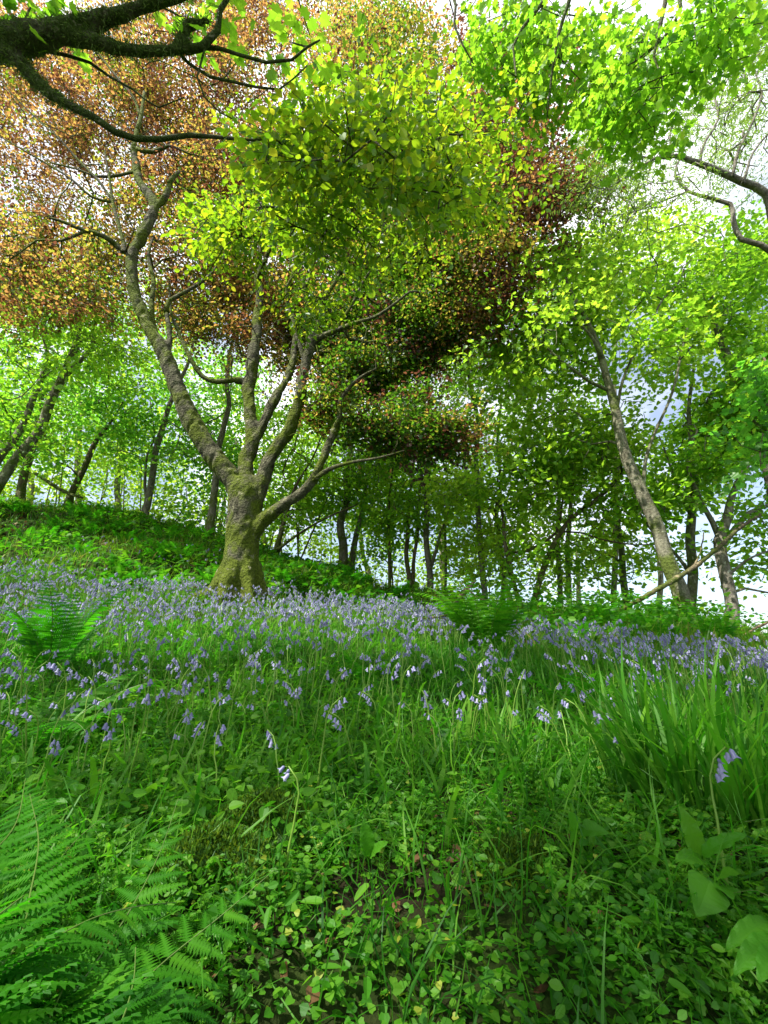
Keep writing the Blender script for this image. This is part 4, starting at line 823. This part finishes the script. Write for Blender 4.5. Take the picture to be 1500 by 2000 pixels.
def build_bluebells():
    rng = np.random.default_rng(53); V = [bluebell_variant(rng) for _ in range(8)]
    fern_at = [hit(948, 1296), hit(92, 1345)]
    def dens(x, y):
        d = np.where(y < 1.5, .03, np.where(y < 1.8, .25, np.where(y < 2.4, .42, np.where(y < 3.4, .44, np.where(y < 4.4, .6, np.where(y < 5, .95, 1.6))))))
        d = d * np.where((x > 1.6) & (y > 2.2), 1.8, 1)
        back = np.interp(x, [-7, -2, 0, 1.3, 2.2, 4, 6], [8.0, 7.3, 7.7, 7.9, 5.4, 4.9, 4.6]); d = d * np.clip((back - y) / .35, 0, 1)
        for f in fern_at: d = d * (np.hypot(x - f[0], y - f[1]) > .33)
        d = d * (np.hypot(x + 2.25, y - 7) > .45)
        d = d * ~((x > .75) & (y < 1.95) & (x > y * .55))
        return d * (.45 + .9 * np.clip(vnoise(x * 1.2 + 3, y * 1.2) + .5, 0, 1))
    p = scatter(rng, 115, 1.1, 8.0, .92, .3, dens)
    far = scatter(rng, 5, 7.5, 9.5, .8, .0, lambda x, y: (x < -1) * 1.0); p = np.vstack([p, far])
    u = p - np.array([0, 0, EZ]); D = depth(p); vis = np.abs(p[:, 0] / np.maximum(D, .1)) < 750 / F
    o = np.argsort(D + 100 * ~vis); p = p[o]; near, rest = p[:300], p[300:]
    stems, heads, bells = [], [], []
    for a, bl in V:
        m = MB(); m.tube(a, np.linspace(.0034, .0017, 9), 4, .8)
        for b in bl: m.tube(np.array([b[0], b[1]]), [.0008, .0007], 3, .4)
        stems.append(m)
        m = MB(); 
        for b in bl: m.inst(BELL[0], BELL[1], b[1][None], b[2][None], b[3][None], b[4][None], b[5], b[6])
        heads.append(m)
    for k in range(3): m = MB(); m.add(BELL[0], BELL[1], .2 + .3 * k); bells.append(m)
    md = [m.build('stem', M['stem'], smooth=True) for m in stems]; hd = [m.build('flower_head', M['bell'], smooth=True) for m in heads]; bd = [m.build('bell', M['bell'], smooth=True) for m in bells]
    from mathutils import Matrix
    used = set()
    def put(src, key, parent):
        if key not in used: used.add(key); o = src
        else: o = src.copy(); COL.objects.link(o)
        o.parent = parent; return o
    Z = [('violet bluebell nodding over the leafy bank in the near foreground', 'bluebells on the near bank'), ('violet bluebell close to the upright fern at the left', 'bluebells by the upright fern'),
         ('violet bluebell behind the tall grass clump at the right', 'bluebells by the grass clump'), ('violet bluebell with thin pale stem in the open middle of the meadow', 'bluebells in mid meadow')]
    for i, q in enumerate(near):
        k = int(rng.integers(0, 8)); zone = 0 if q[1] < 1.75 else 1 if q[0] < -.9 else 2 if q[0] > 1.0 else 3
        r = empty('bluebell', q - [0, 0, .01], Z[zone][0], 'bluebell', Z[zone][1]); r.rotation_euler = (rng.normal(0, .1), rng.normal(0, .1), rng.uniform(0, 6.28)); s = rng.uniform(.8, 1.15); r.scale = (s, s, s)
        put(md[k], ('s', k), r)
        if i < 110:
            for j, b in enumerate(V[k][1]):
                o = put(bd[j % 3], ('b', j % 3), r); mm = np.eye(4); mm[:3, 0], mm[:3, 1], mm[:3, 2], mm[:3, 3] = b[2] * b[5], b[3] * b[5], b[4] * b[5], b[1]
                o.matrix_local = Matrix(mm.tolist())
        else: put(hd[k], ('h', k), r)
    for key, lst in (('s', md), ('h', hd), ('b', bd)):
        for k, o in enumerate(lst):
            if (key, k) not in used: bpy.data.objects.remove(o)
    # the rest, past counting
    mb, ms = MB(), MB()
    kk = rng.integers(0, 8, len(rest))
    for k in range(8):
        q = rest[kk == k]; m = len(q); x, y, z = yaw_frames(rng, m, .1); s = rng.uniform(.8, 1.2, m); a, bl = V[k]
        t = MB(); t.tube(a[::2], np.linspace(.003, .0018, 5), 3, .6)
        ms.inst(np.concatenate(t.v), [np.concatenate(f) for f in t.f.values()], q, x, y, z, s, rng.uniform(.3, 1, m))
        t = MB()
        for b in bl: t.inst(BELL4[0], BELL4[1], b[1][None], b[2][None], b[3][None], b[4][None], b[5] * 1.25, .5)
        mb.inst(np.concatenate(t.v), [np.concatenate(f) for f in t.f.values()], q, x, y, z, s, np.clip(rng.normal(.5, .25, m), 0, 1))
    r = bpy.data.objects.new('bluebell_carpet', None); COL.objects.link(r); tag(r, 'mass of violet bluebells spreading across the clearing', 'bluebells', None, 'stuff')
    for o in (mb.build('flower_heads', M['bell'], r), ms.build('flower_stems', M['stem'], r)): o['kind'] = 'stuff'
build_bluebells()

# grasses and herbs ----------------------------------------------------
def stuff(mb, name, mat, label, cat): return tag(mb.build(name, mat), label, cat, None, 'stuff')
T_BROAD2 = tmpl([(0, 0), (.2, .06), (.34, .26), (.31, .5), (.19, .75), (.08, .92), (0, 1)], .14, .2)
def build_cover():
    rng = np.random.default_rng(67)
    g = MB()
    add_grass(g, rng, scatter(rng, 700, .75, 1.9, cond=patchy(1.7, .35, .7)), .07, .2, (1, 2, 3, 4, 5), .45, .35, .7)
    add_grass(g, rng, scatter(rng, 1500, 1.7, 3.2, cond=patchy(1.1, .1, .5)), .08, .21, (1, 2, 3, 4, 5), .5, .3, 1.0)
    add_grass(g, rng, scatter(rng, 1000, 3.2, 5.4), .10, .22, (1, 2, 3, 4, 5), .5, .3, 1.3)
    add_grass(g, rng, scatter(rng, 560, 5.4, 8.2), .10, .22, (0, 1, 2, 3, 4), .6, .25, 1.7)
    add_grass(g, rng, scatter(rng, 210, 1.5, 5.6), .14, .28, (1, 2, 3, 4), .6, .3, 2.3)
    add_grass(g, rng, scatter(rng, 420, .75, 1.9), .14, .32, (2, 3, 4, 5), .5, .5, .55)
    add_grass(g, rng, scatter(rng, 40, 1.1, 2.0), .14, .26, (3, 4, 5), .6, .4, 1.5)
    stuff(g, 'grass', M['grass'], 'green grass and strap leaves among the bluebells', 'grass')
    g = MB()
    add_grass(g, rng, scatter(rng, 330, 8.0, 13, .95, .2, lambda x, y: np.clip((vnoise(x * .8, y * .8) + .75), .15, 1)), .12, .36, (1, 2, 3, 4), .55, .25, 2.0)
    add_grass(g, rng, scatter(rng, 500, 5.0, 8.4, .95, .2, lambda x, y: (x > 1.6) * (y > 4.9 + .2 * np.abs(x - 3)) * 1.0), .15, .42, (0, 1, 2, 3), .6, .25, 1.6)
    stuff(g, 'slope_grass', M['hillgrass'], 'rough grass on the wooded slope and ridge', 'grass')
    # herbs: rounded leaves close to the soil
    h = MB()
    def leaves(p, s0, s1, tm, hmax, tilt, tint):
        m = len(p); q = p + np.c_[np.zeros((m, 2)), rng.uniform(.01, 1, m) ** 1.5 * hmax]
        a = rng.uniform(0, 2 * math.pi, m); d = np.c_[np.cos(a), np.sin(a), rng.normal(0, .3, m)]; nn = np.array([0, -.25, 1.]) + rng.normal(0, tilt, (m, 3)); x, y, z = frames(d, nn)
        h.inst(tm[0], tm[1], q, x, y, z, rng.uniform(s0, s1, m), np.clip(tint + rng.normal(0, .2, m) + .5 * vnoise(q[:, 0] * 2.3, q[:, 1] * 2.3), 0, .84 if tint < .9 else 1))
    leaves(scatter(rng, 7500, .7, 2.2, cond=patchy(3.4, .28, .62)), .009, .020, T_HEART, .05, .45, .5)
    leaves(scatter(rng, 5600, .7, 2.1, cond=patchy(2.7, .32, .7, 5)), .010, .024, T_OVAL, .08, .55, .5)
    leaves(scatter(rng, 300, .7, 1.9), .009, .018, T_HEART, .07, .5, .96)
    leaves(scatter(rng, 160, .7, 1.9), .03, .05, T_BROAD, .09, .5, .6)
    leaves(scatter(rng, 1700, 1.8, 3.4, cond=lambda x, y: np.where(x < .1, 1, .4)), .016, .04, T_OVAL, .14, .5, .5)
    leaves(scatter(rng, 1900, 1.3, 2.5, cond=lambda x, y: (x < -.05) * patchy(1.5, .2, .5)(x, y)), .02, .042, T_BROAD2, .13, .4, .6)
    leaves(scatter(rng, 420, 3.2, 7.8, cond=patchy(.9, .2, .8)), .025, .055, T_OVAL, .12, .5, .5)
    leaves(scatter(rng, 220, 7.6, 12.5, .95, .2, patchy(.7, .25, .7)), .06, .14, T_HEX, .25, .5, .55)
    leaves(scatter(rng, 420, 5.2, 8.6, .95, .2, lambda x, y: (x > 1.5) * (y > 4.9 + .2 * np.abs(x - 3)) * patchy(1.0, .1, .6)(x, y)), .05, .10, T_LANCE if False else T_OVAL, .55, .6, .55)
    stuff(h, 'ground_cover', M['herb'], 'small round and heart shaped leaves covering the bank', 'ground cover')
    # cleavers: whorls of narrow leaves on weak stems
    w, v, fq = MB(), [], []
    for lv in range(4):
        for k in range(7):
            a = 2 * math.pi * (k + .3 * lv) / 7; c, s_ = math.cos(a), math.sin(a); z = .3 * lv + .15; r = 1 - .17 * lv; n = len(v)
            v += [(0, 0, z), (c * .25 * r - s_ * .055, s_ * .25 * r + c * .055, z + .04), (c * .42 * r, s_ * .42 * r, z - .02), (c * .25 * r + s_ * .055, s_ * .25 * r - c * .055, z + .04)]; fq.append([n, n + 3, n + 2, n + 1])
    n = len(v); v += [(-.015, 0, 0), (.015, 0, 0), (.01, 0, 1.1), (-.01, 0, 1.1)]; fq.append([n, n + 1, n + 2, n + 3])
    p = scatter(rng, 900, .75, 2.0, cond=patchy(1.6, .3, .65, 8)); m = len(p); x, y, z = yaw_frames(rng, m, .45)
    w.inst(np.array(v), [np.array(fq)], p, x, y, z, rng.uniform(.03, .075, m), np.clip(.62 + rng.normal(0, .15, m), 0, .86)); stuff(w, 'cleavers', M['herb'], 'sprawling cleavers with whorls of narrow leaves', 'cleavers')
    # low moss over the soil of the bank
    mo = MB(); q = scatter(rng, 5200, .7, 2.1, cond=patchy(3.2, .5, .75, 2)); m = len(q); x, y, z = yaw_frames(rng, m, .5); gv, gf = grass_t(.8, 2, .28)
    mo.inst(gv, gf, q, x, y, z, rng.uniform(.010, .028, m), rng.uniform(0, 1, m)); stuff(mo, 'moss', M['moss'], 'patches of yellow-green moss on the bank', 'moss')
    # dead leaves and bare brown patches
    l = MB(); p = np.vstack([scatter(rng, 170, .7, 2.6), scatter(rng, 40, 2.6, 7), scatter(rng, 60, 7.6, 12.5, .95, .2, patchy(.8, .55, .75, 4))]); m = len(p)
    a = rng.uniform(0, 6.28, m); x, y, z = frames(np.c_[np.cos(a), np.sin(a), rng.normal(0, .3, m)], np.array([0, 0, 1.]) + rng.normal(0, .45, (m, 3))); sc = np.where(p[:, 1] > 5, rng.uniform(.06, .14, m), rng.uniform(.012, .032, m))
    l.inst(T_HEX[0], T_HEX[1], p + [0, 0, .012], x, y, z, sc, rng.uniform(0, 1, m)); stuff(l, 'leaf_litter', M['litter'], 'brown dead leaves lying between the plants', 'leaf litter')
build_cover()

def build_plants():
    rng = np.random.default_rng(71)
    # broad grass clumps at the right
    LB = ['tall broad-bladed grass clump at the right edge, largest of the three', 'broad-bladed grass clump right of centre, leaning left over the bank', 'broad-bladed grass tuft at the far right beside the fern']
    for lb, (px, py), n, rad, L in zip(LB, [(1400, 1590), (1290, 1570), (1490, 1640)], (260, 110, 110), (.20, .12, .14), (.50, .40, .42)):
        b = hit(px, py); a = rng.uniform(0, 6.28, n); r = rad * np.sqrt(rng.uniform(0, 1, n)); p = np.c_[b[0] + r * np.cos(a), b[1] + r * np.sin(a), np.zeros(n)]; p[:, 2] = H(p[:, 0], p[:, 1])
        mb = MB(); kk = rng.integers(0, 4, n)
        for k in range(4):
            q = p[kk == k]; m = len(q); z = nrm(np.c_[(q[:, 0] - b[0]) * 1.6, (q[:, 1] - b[1]) * 1.6, np.ones(m)] + rng.normal(0, .12, (m, 3))); aa = rng.uniform(0, 6.28, m); d = np.c_[np.cos(aa), np.sin(aa), np.zeros(m)] + (q - b) * [3, 3, 0]; x = nrm(np.cross(d, z)); y = np.cross(z, x); s = L * rng.uniform(.5, 1.05, m)
            mb.inst(GR[k][0], GR[k][1], q - [0, 0, .01], x, y, z, np.c_[s * 1.25, s, s], np.clip(rng.normal(.62, .2, m), 0, 1))
        tag(mb.build('grass_clump', M['grass'], origin=b), lb, 'grass clump', 'broad grass clumps at the right')
    def wavy(prof, amp, waves, dr):
        prof = np.array(prof); nl, nw = 25, 9; t = np.linspace(0, 1, nl); w = np.interp(t, prof[:, 0], prof[:, 1]); a = np.linspace(-1, 1, nw)
        X = w[:, None] * a[None]; Yv = np.repeat(t[:, None], nw, 1) - .05 * (1 - np.abs(a))[None] * (t[:, None] < .1)
        Zv = .22 * np.abs(X) - dr * t[:, None] ** 2 + amp * np.sin(t[:, None] * waves * 6.283 + a[None]) * np.abs(a)[None] ** 2 - .006 * np.abs(np.sin((t[:, None] - .35 * np.abs(a)[None]) * 28)) * (np.abs(a)[None] > .05)
        return np.stack([X, Yv, Zv], -1).reshape(-1, 3), [np.array([[i * nw + j, i * nw + j + 1, (i + 1) * nw + j + 1, (i + 1) * nw + j] for i in range(nl - 1) for j in range(nw - 1)])]
    W_DOCK = wavy([(0, .03), (.06, .13), (.2, .19), (.45, .2), (.7, .16), (.9, .07), (1, 0)], .022, 4, .22)
    W_HEART = wavy([(0, .16), (.06, .34), (.2, .44), (.4, .4), (.65, .26), (.85, .11), (1, 0)], .02, 3, .14)
    def leafy(name, label, cat, base, leaves, tint=.55, tm=None, stem=None):
        tm = W_HEART if tm is T_HEART else W_DOCK
        root = empty(name, base, label, cat)
        for (b0, tip, wd, nh) in leaves:
            d = tip - b0; L = np.linalg.norm(d); x, y, z = frames(d[None], np.array([nh], float)); v, f = tm
            m = MB(); m.inst(v, f, b0[None], x, y, z, np.array([[L * wd, L, L]]), tint + rng.normal(0, .06)); m.tube(np.array([base, (base + b0) / 2 + [0, 0, .01], b0]), [.0022, .0018, .0015], 4, tint); m.build('leaf', M['herb'], root)
        return root
    b = hit(1372, 1735); q = lambda x, y, D: PD(x, y, D * .84)
    leafy('dock_plant', 'upright dock with two long pale leaves in front of the grass clump', 'dock plant', b, [(q(1368, 1685, 1.08), q(1345, 1585, 1.08), 1.0, (0, -1, .4)), (q(1372, 1670, 1.07), q(1440, 1618, 1.02), .75, (-.3, -.6, .8)), (q(1372, 1680, 1.07), q(1335, 1660, 1.0), .7, (.1, -.6, .8))], .62)
    b = hit(1390, 1850); leafy('broad_leaved_herb', 'herb with large heart shaped leaves below the dock at the right', 'herb', b, [(q(1385, 1722, .98), q(1365, 1788, .93), 1.15, (.1, -.8, .6)), (q(1405, 1712, .98), q(1440, 1700, .95), 1.1, (0, -.5, .8)), (q(1410, 1730, .97), q(1432, 1752, .93), 1.2, (0, -.7, .7))], .6, T_HEART)
    b = hit(1480, 1880); leafy('broad_leaved_herb', 'herb with wide flat leaves in the bottom right corner', 'herb', b, [(q(1500, 1800, .9), q(1425, 1830, .85), .75, (0, -.5, .85)), (q(1505, 1830, .86), q(1440, 1880, .8), .7, (0, -.5, .85)), (q(1510, 1850, .84), q(1490, 1900, .78), .9, (0, -.6, .8))], .5)
    b = hit(722, 1690); leafy('dock_plant', 'small dock with one upright leaf beside the tiny fern', 'dock plant', b, [(q(722, 1672, 1.16), q(712, 1610, 1.15), 1.1, (0, -1, .3)), (q(724, 1672, 1.16), q(745, 1640, 1.12), .8, (-.2, -.7, .7))], .6)
    b = hit(1115, 1640); leafy('broad_leaved_herb', 'herb with two broad leaves beside the fallen flower on the bank', 'herb', b, [(q(1115, 1625, 1.2), q(1128, 1598, 1.17), 1.5, (0, -.7, .7)), (q(1135, 1620, 1.2), q(1188, 1622, 1.16), .9, (0, -.6, .8))], .6, T_HEART)
    # moss cushions
    ML = ['yellow-green moss cushion on the bank left of the tiny fern', 'moss cushion lower left, at the tips of the big fern', 'small moss cushion right of centre on the bank']
    for lb, (px, py), rx in zip(ML, [(520, 1640), (430, 1730), (1000, 1700)], (.12, .12, .07)):
        b = hit(px, py); root = empty('moss_cushion', b, lb, 'moss'); nu, nv = 40, 16; u = np.arange(nu) * 2 * math.pi / nu; v = np.linspace(0, 1, nv)
        rr = rx * (1 + .25 * np.sin(u * 3 + px) + .15 * np.sin(u * 5)); X = b[0] + np.outer(v, rr * np.cos(u) * 1.3); Y = b[1] + np.outer(v, rr * np.sin(u)); Zz = H(X.ravel(), Y.ravel()).reshape(X.shape) + (rx * .85 * np.cos(v * 1.57) ** .8)[:, None] + vnoise(X * 60, Y * 60) * .012 - .012
        mb = MB(); vv = np.stack([X, Y, Zz], -1).reshape(-1, 3); mb.add(vv, [[[i * nu + j, (i + 1) * nu + j, (i + 1) * nu + (j + 1) % nu, i * nu + (j + 1) % nu] for i in range(nv - 1) for j in range(nu)]], .25); mb.build('cushion', M['moss'], root, smooth=True)
        m = 9000; ii = rng.integers(0, len(vv), m); p = vv[ii] + rng.normal(0, .006, (m, 3)); x, y, z = yaw_frames(rng, m, .5); st = MB(); gv, gf = grass_t(.8, 2, .28); st.inst(gv, gf, p, x, y, z, rng.uniform(.008, .02, m), rng.uniform(0, 1, m)); st.build('moss_strands', M['moss'], root)['kind'] = 'stuff'
    # dead wood
    def branch(name, label, cat, paths, Y, mat='dead_wood'):
        ps = [PP(p, y) for p, y in zip(paths, Y)]; root = empty(name, ps[0][0, :3], label, cat); 
        for k, c in enumerate(ps):
            mb = MB(); c = catmull(c, .05); c[:, :3] += rng.normal(0, .004, (len(c), 3)); mb.tube(c[:, :3], c[:, 3] * rng.uniform(.85, 1.15, len(c)), 9); mb.build('bough' if k == 0 else 'twig', M[mat], root, smooth=True)
    branch('fallen_branch', 'long dead bough leaning up against the leaning sycamore from the ground at its left', 'branch', [[(1188, 1208, 12), (1225, 1184, 13), (1268, 1160, 14), (1312, 1135, 15), (1355, 1108, 14), (1400, 1072, 12), (1440, 1035, 10), (1485, 1005, 7)], [(1355, 1108, 6), (1370, 1070, 4), (1375, 1040, 3)]], [[7.0, 7.0, 7.0, 7.0, 7.1, 7.2, 7.4, 7.6], 7.1], 'brown_bark')
    branch('dead_branch', 'broken pale dead branch jutting up behind the shuttlecock fern', 'branch', [[(868, 1200, 9), (890, 1178, 11), (905, 1158, 11), (922, 1140, 9), (928, 1134, 5)], [(915, 1150, 6), (932, 1166, 5), (950, 1172, 4)], [(912, 1155, 5), (895, 1150, 3), (905, 1136, 2)]], [6.2, 6.2, 6.2])
    branch('dead_branch', 'dark forked dead twig lying low to the left of the shuttlecock fern', 'branch', [[(812, 1212, 4), (835, 1206, 6), (860, 1204, 6), (885, 1200, 4)], [(838, 1206, 4), (842, 1232, 4)], [(850, 1204, 4), (880, 1214, 3)]], [5.3, 5.3, 5.3], 'brown_bark')
    branch('fallen_branch', 'dark fallen pole sloping down the left crest beside the short leaning trunk', 'branch', [[(70, 925, 9), (100, 945, 10), (130, 962, 9), (160, 972, 8)]], [[12.2, 12.1, 12.0, 11.8]], 'brown_bark')
    branch('fallen_branch', 'thin bare branch lying on the ridge at the right edge', 'branch', [[(1450, 1242, 5), (1478, 1226, 7), (1510, 1212, 7), (1560, 1200, 6)]], [6.6], 'dead_wood')
build_plants()
# ------------------------------------------------------------------ light
sun_dir = nrm(np.array([-.50, -.33, .80]))
sd = bpy.data.lights.new("sun", 'SUN'); sd.energy = 5.0; sd.angle = R(.5); sd.color = (1, .95, .86)
so = bpy.data.objects.new("sun", sd); COL.objects.link(so); so.rotation_euler = Vector(sun_dir).to_track_quat('Z', 'Y').to_euler(); so.location = (0, 0, 30)
W = bpy.data.worlds.new("World"); S.world = W; W.use_nodes = True; nt = W.node_tree; nt.nodes.clear()
out = N(nt, 'ShaderNodeOutputWorld'); bg = N(nt, 'ShaderNodeBackground'); bg.inputs[1].default_value = .12
sk = N(nt, 'ShaderNodeTexSky', sky_type='NISHITA'); sk.sun_disc = False; sk.dust_density = 1.2; sk.sun_elevation = math.asin(sun_dir[2]); sk.sun_rotation = math.atan2(sun_dir[0], sun_dir[1])
tc = N(nt, 'ShaderNodeTexCoord'); nz = N(nt, 'ShaderNodeTexNoise'); nz.inputs['Scale'].default_value = 2.3; nz.inputs['Detail'].default_value = 6; nz.inputs['Roughness'].default_value = .55
nt.links.new(tc.outputs['Generated'], nz.inputs['Vector'])
sx = N(nt, 'ShaderNodeSeparateXYZ'); nt.links.new(tc.outputs['Generated'], sx.inputs[0])
ma = N(nt, 'ShaderNodeMath', operation='MULTIPLY_ADD'); ma.inputs[1].default_value = .24; nt.links.new(sx.outputs[2], ma.inputs[0]); nt.links.new(nz.outputs[0], ma.inputs[2])
cf = N(nt, 'ShaderNodeMapRange'); cf.inputs[1].default_value = .54; cf.inputs[2].default_value = .74; cf.inputs[3].default_value = .14; nt.links.new(ma.outputs[0], cf.inputs[0])
mx = N(nt, 'ShaderNodeMix', data_type='RGBA'); nt.links.new(cf.outputs[0], mx.inputs['Factor']); nt.links.new(sk.outputs[0], mx.inputs['A']); mx.inputs['B'].default_value = (8, 8.15, 8.4, 1)
nt.links.new(mx.outputs['Result'], bg.inputs[0]); nt.links.new(bg.outputs[0], out.inputs[0])
S.view_settings.view_transform = 'Standard'; S.view_settings.look = 'None'; S.view_settings.gamma = 1; S.view_settings.exposure = 1.02; S.view_settings.use_curve_mapping = False
S.render.engine = 'CYCLES'; S.cycles.max_bounces = 7; S.cycles.diffuse_bounces = 5; S.cycles.glossy_bounces = 2; S.cycles.transmission_bounces = 2; S.cycles.sample_clamp_indirect = 6
S.cycles.use_denoising = True
